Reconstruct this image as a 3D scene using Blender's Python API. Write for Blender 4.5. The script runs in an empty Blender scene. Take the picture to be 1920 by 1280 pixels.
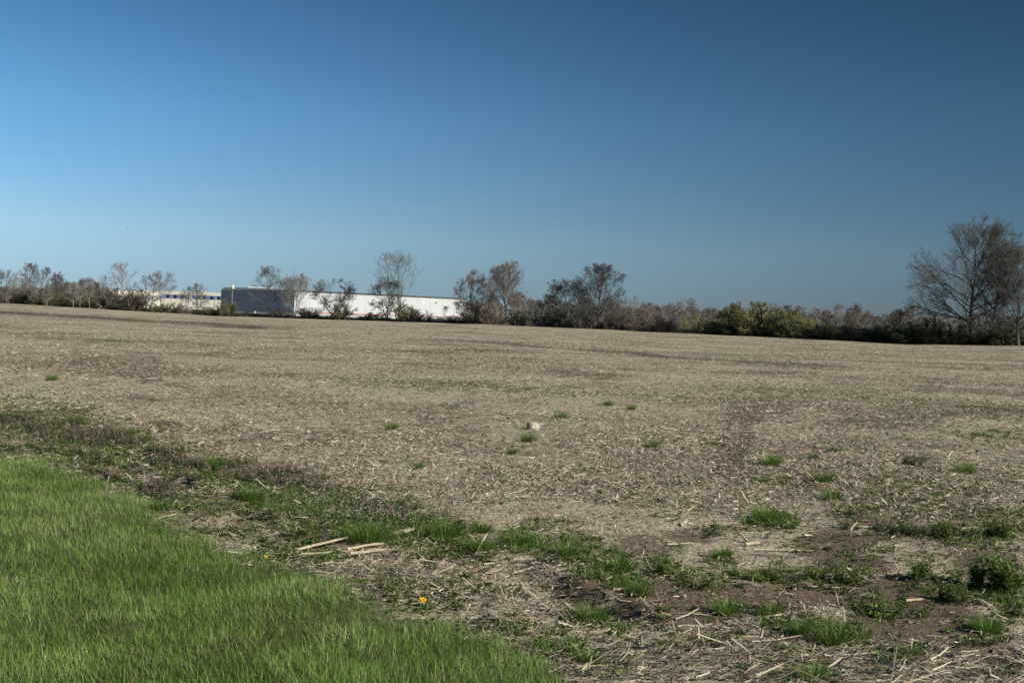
import bpy, math, random
import numpy as np
from mathutils import Matrix, Vector

rng = np.random.default_rng(7)
random.seed(7)
SC = bpy.context.scene
COL = SC.collection

# ------------------------------------------------------------------ camera
W, H, F = 1920.0, 1280.0, 2421.0
ROLL, PITCH, EYE = 0.034, 0.0169, 1.55
cp, sp = math.cos(PITCH), math.sin(PITCH)
FW = np.array([0, cp, -sp]); R0 = np.array([1.0, 0, 0]); U0 = np.array([0, sp, cp])
RT = math.cos(ROLL) * R0 + math.sin(ROLL) * U0
UP = -math.sin(ROLL) * R0 + math.cos(ROLL) * U0
CAMP = np.array([0, 0, EYE])
cam = bpy.data.cameras.new("camera"); camo = bpy.data.objects.new("camera", cam)
COL.objects.link(camo); SC.camera = camo
cam.sensor_width = 36; cam.lens = F / W * 36; cam.clip_start = 0.05; cam.clip_end = 20000
camo.matrix_world = Matrix(((RT[0], UP[0], -FW[0], 0), (RT[1], UP[1], -FW[1], 0),
                            (RT[2], UP[2], -FW[2], EYE), (0, 0, 0, 1)))

# ------------------------------------------------------------------ light
SUN_AZ, SUN_EL = math.radians(128), math.radians(29)     # clockwise from +Y
world = bpy.data.worlds.new("World"); SC.world = world; world.use_nodes = True
wt = world.node_tree; wbg = wt.nodes['Background']
sky = wt.nodes.new('ShaderNodeTexSky'); sky.sky_type = 'NISHITA'; sky.sun_disc = False
sky.sun_elevation = SUN_EL; sky.sun_rotation = SUN_AZ
sky.altitude = 1500; sky.dust_density = 0.3; sky.ozone_density = 2.0
# polarised sky: darkest at right angles to the sun
sdir = Vector((math.sin(SUN_AZ) * math.cos(SUN_EL), math.cos(SUN_AZ) * math.cos(SUN_EL), math.sin(SUN_EL)))
tc = wt.nodes.new('ShaderNodeTexCoord')
dt = wt.nodes.new('ShaderNodeVectorMath'); dt.operation = 'DOT_PRODUCT'; dt.inputs[1].default_value = sdir
wt.links.new(tc.outputs['Generated'], dt.inputs[0])
sq = wt.nodes.new('ShaderNodeMath'); sq.operation = 'MULTIPLY'
wt.links.new(dt.outputs['Value'], sq.inputs[0]); wt.links.new(dt.outputs['Value'], sq.inputs[1])
ma = wt.nodes.new('ShaderNodeMath'); ma.operation = 'MULTIPLY_ADD'
wt.links.new(sq.outputs[0], ma.inputs[0]); ma.inputs[1].default_value = 0.74; ma.inputs[2].default_value = 0.26
vs = wt.nodes.new('ShaderNodeVectorMath'); vs.operation = 'SCALE'
wt.links.new(sky.outputs[0], vs.inputs[0]); wt.links.new(ma.outputs[0], vs.inputs['Scale'])
vm = wt.nodes.new('ShaderNodeVectorMath'); vm.operation = 'MULTIPLY'
sx = wt.nodes.new('ShaderNodeSeparateXYZ'); wt.links.new(tc.outputs['Generated'], sx.inputs[0])
air = wt.nodes.new('ShaderNodeValToRGB'); els = air.color_ramp.elements       # thin cool air near the horizon
for i, (p_, c_) in enumerate([(.015, (.47, .64, .96)), (.06, (.70, .90, 1.10)), (.15, (.61, .98, 1.20)), (.25, (.43, .80, .99))]):
    e_ = els[i] if i < 2 else els.new(p_)
    e_.position = p_; e_.color = (c_[0] / 1.3, c_[1] / 1.3, c_[2] / 1.3, 1)
wt.links.new(sx.outputs['Z'], air.inputs[0])
wt.links.new(vs.outputs[0], vm.inputs[0]); wt.links.new(air.outputs[0], vm.inputs[1]); wt.links.new(vm.outputs[0], wbg.inputs[0])
wbg.inputs[1].default_value = 0.13
sl = bpy.data.lights.new("sun", 'SUN'); sl.energy = 4.9; sl.angle = math.radians(0.53); sl.color = (1.0, 0.93, 0.80)
slo = bpy.data.objects.new("sun", sl); COL.objects.link(slo)
slo.rotation_euler = sdir.to_track_quat('Z', 'Y').to_euler(); slo.location = (60, -30, 60)
SC.view_settings.view_transform = 'Standard'; SC.view_settings.look = 'None'
SC.view_settings.exposure = 0.35; SC.view_settings.gamma = 1.0; SC.view_settings.use_curve_mapping = False

# ------------------------------------------------------------------ numeric helpers
def hash2(ix, iy, s=0):
    n = (ix.astype(np.int64) * 374761393 + iy.astype(np.int64) * 668265263 + s * 1442695041) & 0xffffffff
    n = ((n ^ (n >> 13)) * 1274126177) & 0xffffffff
    return ((n ^ (n >> 16)) & 0xffff) / 65535.0
def vnoise(x, y, s=0):
    ix, iy = np.floor(x), np.floor(y); fx, fy = x - ix, y - iy
    fx = fx * fx * (3 - 2 * fx); fy = fy * fy * (3 - 2 * fy)
    a, b = hash2(ix, iy, s), hash2(ix + 1, iy, s); c, d = hash2(ix, iy + 1, s), hash2(ix + 1, iy + 1, s)
    return (a + (b - a) * fx) * (1 - fy) + (c + (d - c) * fx) * fy
def fbm(x, y, s=0, o=3):
    v, a, t = 0, 1.0, 0
    for i in range(o):
        v = v + a * vnoise(x * 2 ** i + 17.3 * i, y * 2 ** i - 9.1 * i, s + i); t += a; a *= 0.5
    return v / t
def sstep(a, b, x):
    t = np.clip((x - a) / (b - a), 0, 1); return t * t * (3 - 2 * t)

def project(x, y, z=0.0):
    d = np.stack(np.broadcast_arrays(x, y, np.asarray(z) - EYE), -1).astype(float)
    w = np.maximum(d @ FW, 1e-3)
    return 960 + F * (d @ RT) / w, 640 - F * (d @ UP) / w
def pdir(px, py):
    return FW + (px - 960) / F * RT - (py - 640) / F * UP

# field edge: distance and height seen at each bearing
EPX = [-300, 0, 400, 870, 1340, 1700, 1920, 2300]
EDY = [390, 380, 350, 300, 235, 200, 185, 170]
EYP = [565.5, 568, 592, 606.5, 627, 645, 648.5, 662]
EZ = []
for a_, d_, y_ in zip(EPX, EDY, EYP):
    v_ = pdir(a_, y_); EZ.append(EYE + v_[2] / v_[1] * d_)
def edge_d(bp): return np.interp(bp, EPX, EDY)

def g2(px, py):
    v = pdir(px, py); t = -EYE / v[2]; return v[0] * t, v[1] * t
BANK = np.array([g2(*p) for p in [(200, 858), (300, 885), (390, 920), (470, 968), (560, 1004), (700, 1024),
                                  (850, 1034), (960, 1058), (1050, 1088), (1120, 1118), (1200, 1150), (1290, 1200)]])
def poly_dist(x, y, P):
    best = np.full(x.shape, 1e9); sgn = np.ones(x.shape); tt = np.zeros(x.shape)
    n = len(P) - 1
    for i in range(n):
        a, b = P[i], P[i + 1]; d = b - a; L2 = d @ d
        t = np.clip(((x - a[0]) * d[0] + (y - a[1]) * d[1]) / L2, 0, 1)
        qx, qy = x - a[0] - t * d[0], y - a[1] - t * d[1]
        r = np.hypot(qx, qy); m = r < best
        best = np.where(m, r, best); sgn = np.where(m, np.sign(d[0] * qy - d[1] * qx), sgn)
        tt = np.where(m, (i + t) / n, tt)
    return best, sgn, tt
def gz(x, y, fine=True):
    x = np.asarray(x, float); y = np.asarray(y, float)
    r = np.hypot(x, y)
    ys = np.maximum(y, 1.0)
    bp = 960 + F * np.clip(x / ys, -0.6, 0.6)
    D = edge_d(bp); zE = np.interp(bp, EPX, EZ)
    t = np.clip((y - 40) / (D - 40), 0, 1)
    z = zE * t ** 1.5
    z = z + np.where(y > D, (-2.2 - zE) * sstep(6, 90, y - D), 0)
    if not fine: return z
    near = np.exp(-r / 60)
    wob = 0.22 * (vnoise(x * 2.3, y * 2.3, 5) - 0.5) + .03 * (vnoise(x * 6, y * 6, 6) - .5)
    d, s, tt = poly_dist(x, y, BANK)
    sd = d * s + wob
    fade = sstep(0, 0.12, tt) * sstep(1.0, 0.85, tt) * sstep(.2, .75, vnoise(x * 1.3, y * 1.3, 31)) * 1.15
    z = z + fade * 0.040 * np.exp(-np.abs(sd) / 0.35) * sstep(-0.14, 0.10, sd) * np.exp(-(r / 22) ** 4)
    z = z + fade * (-0.078 * sstep(0.07, -0.13, sd) * np.exp(-np.abs(sd) / 0.5)) * np.exp(-(r / 22) ** 4)
    z = z + near * (0.05 * (fbm(x * 0.5, y * 0.5, 1) - 0.5) + 0.035 * (fbm(x * 3, y * 3, 2) - 0.5)
                    + 0.022 * (fbm(x * 14, y * 14, 3, 2) - 0.5) * np.exp(-r / 18))
    z = z + 0.16 * (vnoise(x * 0.16, y * 0.16, 9) - 0.5) * sstep(15, 40, r) * (y < D)
    return z
def ground_hit(px, py):
    z = 0.0; v = pdir(px, py)
    for _ in range(12):
        t = (z - EYE) / v[2]; x, y = v[0] * t, v[1] * t; z = float(gz(np.array([x]), np.array([y]))[0])
    return x, y, z

# ------------------------------------------------------------------ object helpers
def tag(o, label=None, cat=None, group=None, kind=None):
    if label: o['label'] = label
    if cat: o['category'] = cat
    if group: o['group'] = group
    if kind: o['kind'] = kind
    return o
def npmesh(name, V, Fq, mats, attr=None, smooth=False, fattr=None, tris=None):
    """V (n,3); Fq (m,k) faces of one size; tris optional second block"""
    me = bpy.data.meshes.new(name)
    V = np.ascontiguousarray(V, dtype=np.float32)
    blocks = [b for b in (Fq, tris) if b is not None and len(b)]
    me.vertices.add(len(V)); me.vertices.foreach_set('co', V.ravel())
    loops = np.concatenate([b.ravel() for b in blocks]).astype(np.int32)
    sizes = np.concatenate([np.full(len(b), b.shape[1]) for b in blocks])
    me.loops.add(len(loops)); me.loops.foreach_set('vertex_index', loops)
    me.polygons.add(len(sizes))
    me.polygons.foreach_set('loop_start', np.concatenate([[0], np.cumsum(sizes)[:-1]]).astype(np.int32))
    try: me.polygons.foreach_set('loop_total', sizes.astype(np.int32))
    except Exception: pass
    me.polygons.foreach_set('use_smooth', np.full(len(sizes), smooth, dtype=bool))
    me.update(calc_edges=True)
    for k, v in (attr or {}).items():
        a = me.attributes.new(k, 'FLOAT', 'POINT'); a.data.foreach_set('value', np.ascontiguousarray(v, dtype=np.float32))
    for m in (mats if isinstance(mats, (list, tuple)) else [mats]): me.materials.append(m)
    return me
def mobj(name, me, parent=None, loc=None):
    o = bpy.data.objects.new(name, me); COL.objects.link(o)
    if parent: o.parent = parent
    if loc is not None: o.location = loc
    return o
def empty(name, loc, rz=0.0):
    o = bpy.data.objects.new(name, None); COL.objects.link(o); o.location = loc; o.rotation_euler = (0, 0, rz)
    o.empty_display_size = 0.1
    return o

class MB:
    """small mesh collector for boxes and prisms"""
    def __init__(s): s.v = []; s.f = []
    def box(s, x0, x1, y0, y1, z0, z1):
        b = len(s.v)
        s.v += [(x0, y0, z0), (x1, y0, z0), (x1, y1, z0), (x0, y1, z0), (x0, y0, z1), (x1, y0, z1), (x1, y1, z1), (x0, y1, z1)]
        s.f += [tuple(b + i for i in q) for q in ((0, 3, 2, 1), (4, 5, 6, 7), (0, 1, 5, 4), (1, 2, 6, 5), (2, 3, 7, 6), (3, 0, 4, 7))]
    def slab(s, pts, z0, z1):
        b = len(s.v); n = len(pts)
        s.v += [(p[0], p[1], z0) for p in pts] + [(p[0], p[1], z1) for p in pts]
        s.f += [tuple(b + i for i in range(n))[::-1], tuple(b + n + i for i in range(n))]
        s.f += [(b + i, b + (i + 1) % n, b + n + (i + 1) % n, b + n + i) for i in range(n)]
    def tube(s, pts, rad, n=8, cap=True):
        P = [Vector(p) for p in pts]; b = len(s.v)
        for i, p in enumerate(P):
            t = (P[min(i + 1, len(P) - 1)] - P[max(i - 1, 0)]).normalized()
            a = t.cross(Vector((0.3, 0.1, 1))); a = a.normalized() if a.length > 1e-4 else Vector((1, 0, 0)); c = t.cross(a)
            for k in range(n):
                w = 2 * math.pi * k / n; r = rad[i] if not isinstance(rad, (int, float)) else rad
                s.v.append(tuple(p + (a * math.cos(w) + c * math.sin(w)) * r))
        for i in range(len(P) - 1):
            for k in range(n):
                s.f.append((b + i * n + k, b + i * n + (k + 1) % n, b + (i + 1) * n + (k + 1) % n, b + (i + 1) * n + k))
        if cap:
            s.f.append(tuple(b + k for k in range(n))[::-1]); s.f.append(tuple(b + (len(P) - 1) * n + k for k in range(n)))
    def build(s, name, m, parent=None, smooth=False, loc=None):
        me = bpy.data.meshes.new(name); me.from_pydata(s.v, [], s.f); me.update(); me.materials.append(m)
        if smooth: me.polygons.foreach_set('use_smooth', [True] * len(me.polygons))
        return mobj(name, me, parent, loc)

# ------------------------------------------------------------------ materials
def ramp(nt, stops, src):
    r = nt.nodes.new('ShaderNodeValToRGB'); e = r.color_ramp.elements
    while len(e) > 1: e.remove(e[0])
    e[0].position = stops[0][0]; e[0].color = (*stops[0][1], 1)
    for p, c in stops[1:]: q = e.new(p); q.color = (*c, 1)
    nt.links.new(src, r.inputs[0]); return r.outputs[0]
def noise(nt, scale, detail=3, vec=None, rough=0.6):
    n = nt.nodes.new('ShaderNodeTexNoise'); n.inputs['Scale'].default_value = scale; n.inputs['Detail'].default_value = detail
    n.inputs['Roughness'].default_value = rough
    if vec is not None: nt.links.new(vec, n.inputs['Vector'])
    return n.outputs['Fac']
def mixc(nt, fac, a, b, mode='MIX'):
    m = nt.nodes.new('ShaderNodeMix'); m.data_type = 'RGBA'; m.blend_type = mode
    for sock, v in ((m.inputs[0], fac), (m.inputs[6], a), (m.inputs[7], b)):
        if hasattr(v, 'links') or isinstance(v, bpy.types.NodeSocket): nt.links.new(v, sock)
        elif isinstance(v, tuple): sock.default_value = (*v, 1)
        else: sock.default_value = v
    return m.outputs[2]
def math_(nt, op, a, b=None, c=None, clamp=False):
    m = nt.nodes.new('ShaderNodeMath'); m.operation = op; m.use_clamp = clamp
    for i, v in enumerate((a, b, c)):
        if v is None: continue
        if isinstance(v, bpy.types.NodeSocket): nt.links.new(v, m.inputs[i])
        else: m.inputs[i].default_value = v
    return m.outputs[0]
def newmat(name, rough=0.8, spec=0.3):
    m = bpy.data.materials.new(name); m.use_nodes = True; nt = m.node_tree
    b = nt.nodes['Principled BSDF']; b.inputs['Roughness'].default_value = rough; b.inputs['Specular IOR Level'].default_value = spec
    return m, nt, b
def attr_mat(name, stops, rough=0.7, transl=0.0, spec=0.3, var=0.25, vscale=2.0, attrn='v'):
    m, nt, b = newmat(name, rough, spec)
    a = nt.nodes.new('ShaderNodeAttribute'); a.attribute_name = attrn
    c = ramp(nt, stops, a.outputs['Fac'])
    g = nt.nodes.new('ShaderNodeNewGeometry')
    n = noise(nt, vscale, 3, g.outputs['Position'])
    sc_ = nt.nodes.new('ShaderNodeMapRange'); nt.links.new(n, sc_.inputs[0])
    sc_.inputs[1].default_value = 0.25; sc_.inputs[2].default_value = 0.75
    sc_.inputs[3].default_value = 1 - var; sc_.inputs[4].default_value = 1 + var
    v = nt.nodes.new('ShaderNodeVectorMath'); v.operation = 'SCALE'
    nt.links.new(c, v.inputs[0]); nt.links.new(sc_.outputs[0], v.inputs['Scale'])
    nt.links.new(v.outputs[0], b.inputs['Base Color'])
    if transl > 0:
        t = nt.nodes.new('ShaderNodeBsdfTranslucent'); nt.links.new(v.outputs[0], t.inputs[0])
        mx = nt.nodes.new('ShaderNodeMixShader'); mx.inputs[0].default_value = transl
        out = nt.nodes['Material Output']
        nt.links.new(b.outputs[0], mx.inputs[1]); nt.links.new(t.outputs[0], mx.inputs[2]); nt.links.new(mx.outputs[0], out.inputs[0])
    return m
def noise_mat(name, c0, c1, scale=5.0, rough=0.8, spec=0.3, bump=0.0, stretch=None, detail=4):
    m, nt, b = newmat(name, rough, spec)
    tcn = nt.nodes.new('ShaderNodeTexCoord'); vec = tcn.outputs['Object']
    if stretch:
        mp = nt.nodes.new('ShaderNodeMapping'); mp.inputs['Scale'].default_value = stretch
        nt.links.new(vec, mp.inputs[0]); vec = mp.outputs[0]
    n = noise(nt, scale, detail, vec)
    nt.links.new(ramp(nt, [(0.3, c0), (0.7, c1)], n), b.inputs['Base Color'])
    if bump:
        bp = nt.nodes.new('ShaderNodeBump'); bp.inputs['Strength'].default_value = bump; bp.inputs['Distance'].default_value = 0.02
        nt.links.new(n, bp.inputs['Height']); nt.links.new(bp.outputs[0], b.inputs['Normal'])
    return m

# ---- layout masks, written over the photograph's pixels and carried to the ground by projection
LAWN = np.array([(-900, 760), (-400, 815), (0, 858), (60, 862), (130, 880), (230, 926), (330, 985), (420, 1030), (540, 1062), (650, 1105),
                 (720, 1148), (830, 1178), (920, 1196), (980, 1225), (1040, 1268), (1090, 1310), (1300, 1480), (1800, 1900)], float)
def lawn_d(px, py):      # >0 inside the lawn, in pixels
    return py - np.interp(px, LAWN[:, 0], LAWN[:, 1])
def ppoly(px, py, pts, hw):
    d, s, t = poly_dist(px, py * 1.0, np.array(pts, float)); return np.clip(1.25 - d / hw, 0, 1)
def blobs(px, py, L):
    m = np.zeros(np.shape(px))
    for cx, cy, rx, ry, w in L:
        m = np.maximum(m, w * np.clip(1.35 - ((px - cx) / rx) ** 2 - ((py - cy) / ry) ** 2, 0, 1))
    return np.clip(m, 0, 1)
PURPLE_LINE = [(-200, 770), (0, 790), (90, 806), (200, 828), (300, 850), (350, 872), (430, 885), (520, 896), (590, 915)]
PURPLE_LINE2 = [(-200, 815), (0, 838), (100, 845), (160, 870), (230, 892), (300, 925), (350, 905)]
GREEN_LINE = [(350, 880), (420, 905), (500, 940), (570, 975), (650, 992), (760, 1000), (860, 1012)]
PURPLE_FAR = [(-63 - 35 * 2, 159 + 31 * 2), (-63, 159), (-28, 129), (-15, 103), (-1, 80), (6, 66), (14, 54)]
GREENB = [(60, 800, 130, 26, .8), (230, 850, 130, 26, .7), (360, 890, 80, 24, .75), (480, 905, 80, 22, .6), (600, 940, 110, 26, .7), (730, 975, 110, 26, .75), (540, 925, 60, 20, .6), (200, 890, 90, 16, .6), (330, 900, 60, 16, .6), (60, 850, 90, 10, .6), (40, 782, 75, 16, .9), (110, 800, 120, 18, .5), (150, 850, 120, 22, .75), (420, 870, 60, 18, .6), (255, 815, 36, 9, .8), (640, 900, 60, 18, .25),
          (480, 1000, 50, 20, .5), (410, 985, 60, 16, .45), (330, 950, 60, 25, .55), (420, 940, 50, 16, .6), (700, 950, 100, 30, .5), (880, 990, 60, 14, .55),
          (1030, 985, 60, 16, .5), (980, 1020, 50, 28, .8), (1070, 1035, 60, 30, .75), (1130, 1060, 60, 30, .8), (1180, 1095, 40, 26, .8),
          (910, 1035, 60, 16, .6), (800, 1035, 50, 14, .5), (1100, 1150, 60, 22, .7), (1060, 1215, 70, 24, .8), (1130, 1240, 60, 20, .5), (1160, 1180, 40, 15, .5),
          (880, 1100, 60, 12, .35), (700, 1090, 60, 14, .45), (760, 1130, 50, 12, .5), (930, 1170, 60, 18, .4), (960, 1090, 50, 12, .35), (600, 1020, 50, 10, .3),
          (1240, 1065, 36, 16, .7), (1285, 1077, 20, 12, .7), (1350, 1065, 36, 24, .6), (1440, 1078, 130, 16, .75), (1560, 1085, 60, 22, .65),
          (1330, 1100, 70, 12, .5), (1530, 1105, 70, 9, .55), (1440, 975, 50, 18, .7), (1370, 990, 60, 12, .4), (1560, 935, 60, 14, .5), (1620, 960, 70, 18, .6),
          (1680, 960, 90, 20, .55), (1730, 1000, 80, 20, .6), (1800, 985, 60, 28, .55), (1880, 985, 60, 36, .7), (1820, 1010, 110, 26, .55), (1770, 1100, 90, 26, .65),
          (1850, 1085, 60, 30, .6), (1880, 1120, 60, 18, .7), (1640, 1145, 50, 20, .65), (1600, 1120, 30, 12, .4), (1850, 1180, 60, 22, .6), (1900, 1150, 30, 22, .6),
          (1500, 1180, 70, 18, .5), (1570, 1195, 60, 24, .6), (1700, 1225, 60, 16, .45), (1660, 1250, 60, 16, .5), (1480, 1250, 90, 22, .45), (1420, 1150, 60, 14, .35),
          (1380, 1210, 60, 16, .35), (1540, 1268, 90, 16, .6), (1300, 1200, 90, 20, .25), (1900, 1240, 50, 20, .4), (1870, 815, 90, 10, .5), (1810, 812, 60, 6, .4),
          (1450, 640, 0.1, 0.1, 0), (1250, 965, 40, 10, .3), (1700, 900, 120, 12, .35), (1620, 880, 60, 9, .25), (1480, 905, 60, 9, .35)]
BAREB = [(1390, 790, 36, 30, .4), (1380, 830, 40, 30, .4), (1370, 880, 42, 34, .4), (1430, 760, 50, 16, .25), (1560, 1020, 70, 26, .9), (1600, 1055, 70, 24, .9),
         (1540, 1120, 120, 22, .9), (1440, 1120, 120, 30, .9), (1700, 1120, 130, 40, .85), (1660, 1190, 90, 40, .95), (1800, 1220, 120, 40, .9), (1750, 1170, 120, 26, .9),
         (1260, 1110, 90, 30, .8), (1090, 1100, 60, 22, .95), (1150, 1140, 60, 16, .9), (1300, 1140, 90, 26, .85), (1210, 1020, 70, 24, .5), (1300, 1000, 60, 20, .5),
         (320, 803, 34, 9, .9), (130, 775, 30, 12, .7), (300, 720, 60, 6, .35), (120, 770, 60, 8, .4), (1640, 1010, 60, 14, .7), (1850, 1050, 60, 20, .6),
         (1180, 700, 60, 8, .3), (1100, 705, 90, 10, .3), (150, 665, 40, 5, .5), (1700, 780, 160, 16, .35), (1850, 770, 120, 12, .5)]
PURPB = [(1715, 865, 34, 7, .8), (1440, 660, 1, 1, 0), (1760, 1005, 70, 14, .6), (1600, 985, 40, 12, .5), (860, 755, 34, 6, .5), (430, 745, 20, 4, .4), (1680, 995, 40, 10, .5),
         (1820, 960, 60, 14, .5), (1545, 898, 20, 6, .5), (800, 975, 80, 20, .25), (720, 960, 80, 22, .35), (1340, 652, 1, 1, 0)]
def masks(x, y):
    px, py = project(x, y, 0.0)
    far = y > 90
    wx = px + 34 * (vnoise(x * 1.7, y * 1.7, 41) - 0.5); wy = py + 22 * (vnoise(x * 2.1 + 5, y * 2.1, 42) - 0.5)
    ld = lawn_d(px, py + 16 * (vnoise(x * 3, y * 3, 43) - 0.5))
    lawn = sstep(-46, 22, ld + 26 * (vnoise(x * 7, y * 7, 48) - .5)); lawn = np.where((y > 30) | (y < 0.2), np.where(y < 0.2, sstep(1.5, -0.5, x), 0), lawn)
    purple = np.maximum(ppoly(wx, wy, PURPLE_LINE, 22) * (.55 + .45 * sstep(.35, .55, fbm(x * 1.5, y * 1.5, 87))), ppoly(wx, wy, PURPLE_LINE2, 14) * .7)
    purple = np.maximum(purple, blobs(wx, wy, PURPB)); green = np.maximum(ppoly(wx, wy, GREEN_LINE, 30), blobs(wx, wy, GREENB))
    strip = sstep(-170, -50, ld) * (1 - lawn) * (0.42 + .4 * sstep(900, 500, px))
    green = np.maximum(green, strip * sstep(.30, .52, fbm(x * 2.2, y * 2.2, 44)))
    green = np.maximum(green, .5 * sstep(1450, 1750, px) * sstep(840, 930, py) * sstep(1060, 1000, py) * sstep(.38, .56, fbm(x * 1.6, y * 1.6, 49)))
    bare = blobs(wx, wy, BAREB)
    ok = (y > 1.5) & (y < 70)
    purple, green, bare = [np.where(ok, q, 0) for q in (purple, green, bare)]
    d, s, t = poly_dist(x, y, np.array(PURPLE_FAR, float))
    wid = 1.7 + 9 * sstep(80, 150, y)
    pf = np.exp(-(d / wid) ** 2) * sstep(48, 60, y) * sstep(0.15, 0.5, fbm(x * 0.35, y * 0.12, 45) + 0.08)
    gap = np.exp(-((x + 13) / 9.0) ** 2)
    pf = pf * (1 - 0.8 * gap)
    purple = np.maximum(purple, pf * .9)
    # large faint green flushes over the field
    gf = sstep(.52, .72, fbm(x * 0.12 + 3, y * 0.10, 46)) * 0.42 * sstep(14, 30, y)
    gl = np.exp(-((d * s + wid * 1.6) / (wid * 1.2)) ** 2) * (y > 120) * 0.5
    green = np.maximum(green, np.maximum(gf, gl))
    br = sstep(.58, .8, fbm(x * 0.2 - 7, y * 0.16, 47)) * 0.22 * sstep(12, 30, y)
    bare = np.maximum(bare, br)
    grass_far = sstep(0, 6, y - edge_d(960 + F * np.clip(x / np.maximum(y, 1), -.6, .6)))
    return px, py, lawn, purple, green * (1 - lawn), bare * (1 - lawn), grass_far

# ------------------------------------------------------------------ ground sheet
def build_ground():
    az = np.concatenate([np.radians(np.linspace(-180, -29, 90, endpoint=False)), np.radians(np.linspace(-29, 29, 640)),
                         np.radians(np.linspace(29, 180, 90)[1:-1])])
    rr = [0.25]
    while rr[-1] < 6000:
        r = rr[-1]; rr.append(r * (1.012 if r < 4.6 else 1.0036 if r < 11 else 1.006 if r < 22 else 1.009 if r < 90 else 1.016 if r < 450 else 1.08))
    rr = np.array(rr)
    A, R = np.meshgrid(az, rr); x, y = R * np.sin(A), R * np.cos(A)
    z = gz(x, y)
    px, py, lawn, purple, green, bare, gfar = masks(x, y)
    n, m = A.shape
    idx = np.arange(n * m).reshape(n, m); nx = np.roll(idx, -1, axis=1)
    Q = np.stack([idx[:-1], nx[:-1], nx[1:], idx[1:]], -1).reshape(-1, 4)
    V = np.stack([x, y, z], -1).reshape(-1, 3)
    c = np.array([[0, 0, float(gz(np.array([0.]), np.array([0.]))[0])]])
    V = np.vstack([V, c]); T = np.stack([idx[0], np.full(m, n * m), nx[0]], -1)
    def ap(v): return np.append(v.ravel(), 0)
    mt, nt, b = newmat('field_soil', 0.95, 0.1)
    at = {}
    for k in ('lawn', 'purple', 'green', 'bare', 'gfar'):
        a = nt.nodes.new('ShaderNodeAttribute'); a.attribute_name = k; at[k] = a.outputs['Fac']
    g = nt.nodes.new('ShaderNodeNewGeometry'); pos = g.outputs['Position']
    n1 = noise(nt, 1.1, 6, pos, .65); n2 = noise(nt, 13, 5, pos, .7); n3 = noise(nt, 60, 3, pos, .7); n5 = noise(nt, 0.14, 4, pos, .6)
    soil = ramp(nt, [(0.3, (.085, .062, .038)), (0.5, (.16, .120, .073)), (0.72, (.235, .18, .115))], n1)
    soil = mixc(nt, 0.5, soil, ramp(nt, [(0.3, (.05, .037, .025)), (0.7, (.22, .175, .125))], n3))
    # straw cover seen as pale flecks in the soil sheet
    vo = nt.nodes.new('ShaderNodeTexVoronoi'); vo.inputs['Scale'].default_value = 26
    mp = nt.nodes.new('ShaderNodeMapping'); mp.inputs['Scale'].default_value = (1.0, 1.0, 1.0)
    wn = nt.nodes.new('ShaderNodeTexNoise'); wn.inputs['Scale'].default_value = 9; nt.links.new(pos, wn.inputs['Vector'])
    va = nt.nodes.new('ShaderNodeVectorMath'); va.operation = 'ADD'; nt.links.new(pos, va.inputs[0]); nt.links.new(wn.outputs['Color'], va.inputs[1])
    nt.links.new(va.outputs[0], vo.inputs['Vector'])
    flecks = ramp(nt, [(0.0, (.09, .07, .045)), (.3, (.22, .185, .128)), (.55, (.46, .395, .285)), (1, (.70, .62, .47))], vo.outputs['Color'])
    n6 = noise(nt, 3.4, 3, pos, .8)
    pf = math_(nt, 'ADD', math_(nt, 'MULTIPLY', n2, 0.55), math_(nt, 'ADD', math_(nt, 'MULTIPLY', n6, 0.6), math_(nt, 'MULTIPLY', n1, 0.25)))
    pf = math_(nt, 'ADD', pf, math_(nt, 'MULTIPLY', math_(nt, 'SUBTRACT', n5, 0.5), 0.85))
    pf = math_(nt, 'SUBTRACT', pf, math_(nt, 'MULTIPLY', at['bare'], 0.45))
    cov = nt.nodes.new('ShaderNodeMapRange'); nt.links.new(pf, cov.inputs[0]); cov.inputs[1].default_value = .54; cov.inputs[2].default_value = .70
    col = mixc(nt, cov.outputs[0], soil, flecks)
    n4 = noise(nt, 7, 4, pos, .75)
    def thr(a, lo, hi):
        q = math_(nt, 'ADD', a, math_(nt, 'MULTIPLY', math_(nt, 'SUBTRACT', n4, .5), 1.2))
        r = nt.nodes.new('ShaderNodeMapRange'); nt.links.new(q, r.inputs[0]); r.inputs[1].default_value = lo; r.inputs[2].default_value = hi
        return r.outputs[0]
    col = mixc(nt, math_(nt, 'MULTIPLY', thr(at['green'], .3, .8), .75), col, ramp(nt, [(.3, (.035, .05, .014)), (.7, (.09, .12, .035))], n2))
    col = mixc(nt, math_(nt, 'MULTIPLY', thr(at['purple'], .25, .75), .85), col, ramp(nt, [(.3, (.06, .036, .036)), (.7, (.13, .085, .085))], n2))
    col = mixc(nt, math_(nt, 'MULTIPLY', at['lawn'], .9), col, (.05, .068, .018))
    col = mixc(nt, at['gfar'], col, ramp(nt, [(.3, (.04, .05, .018)), (.7, (.12, .11, .06))], n1))
    nt.links.new(col, b.inputs['Base Color'])
    bp = nt.nodes.new('ShaderNodeBump'); bp.inputs['Strength'].default_value = .9; bp.inputs['Distance'].default_value = .03
    hh = math_(nt, 'ADD', n2, math_(nt, 'MULTIPLY', n3, .35)); nt.links.new(hh, bp.inputs['Height']); nt.links.new(bp.outputs[0], b.inputs['Normal'])
    me = npmesh('ground', V, Q[:, ::-1], mt, {'lawn': ap(lawn), 'purple': ap(purple), 'green': ap(green), 'bare': ap(bare), 'gfar': ap(gfar)}, True, tris=T[:, ::-1])
    o = mobj('ground', me); tag(o, kind='structure'); return o
build_ground()

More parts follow.
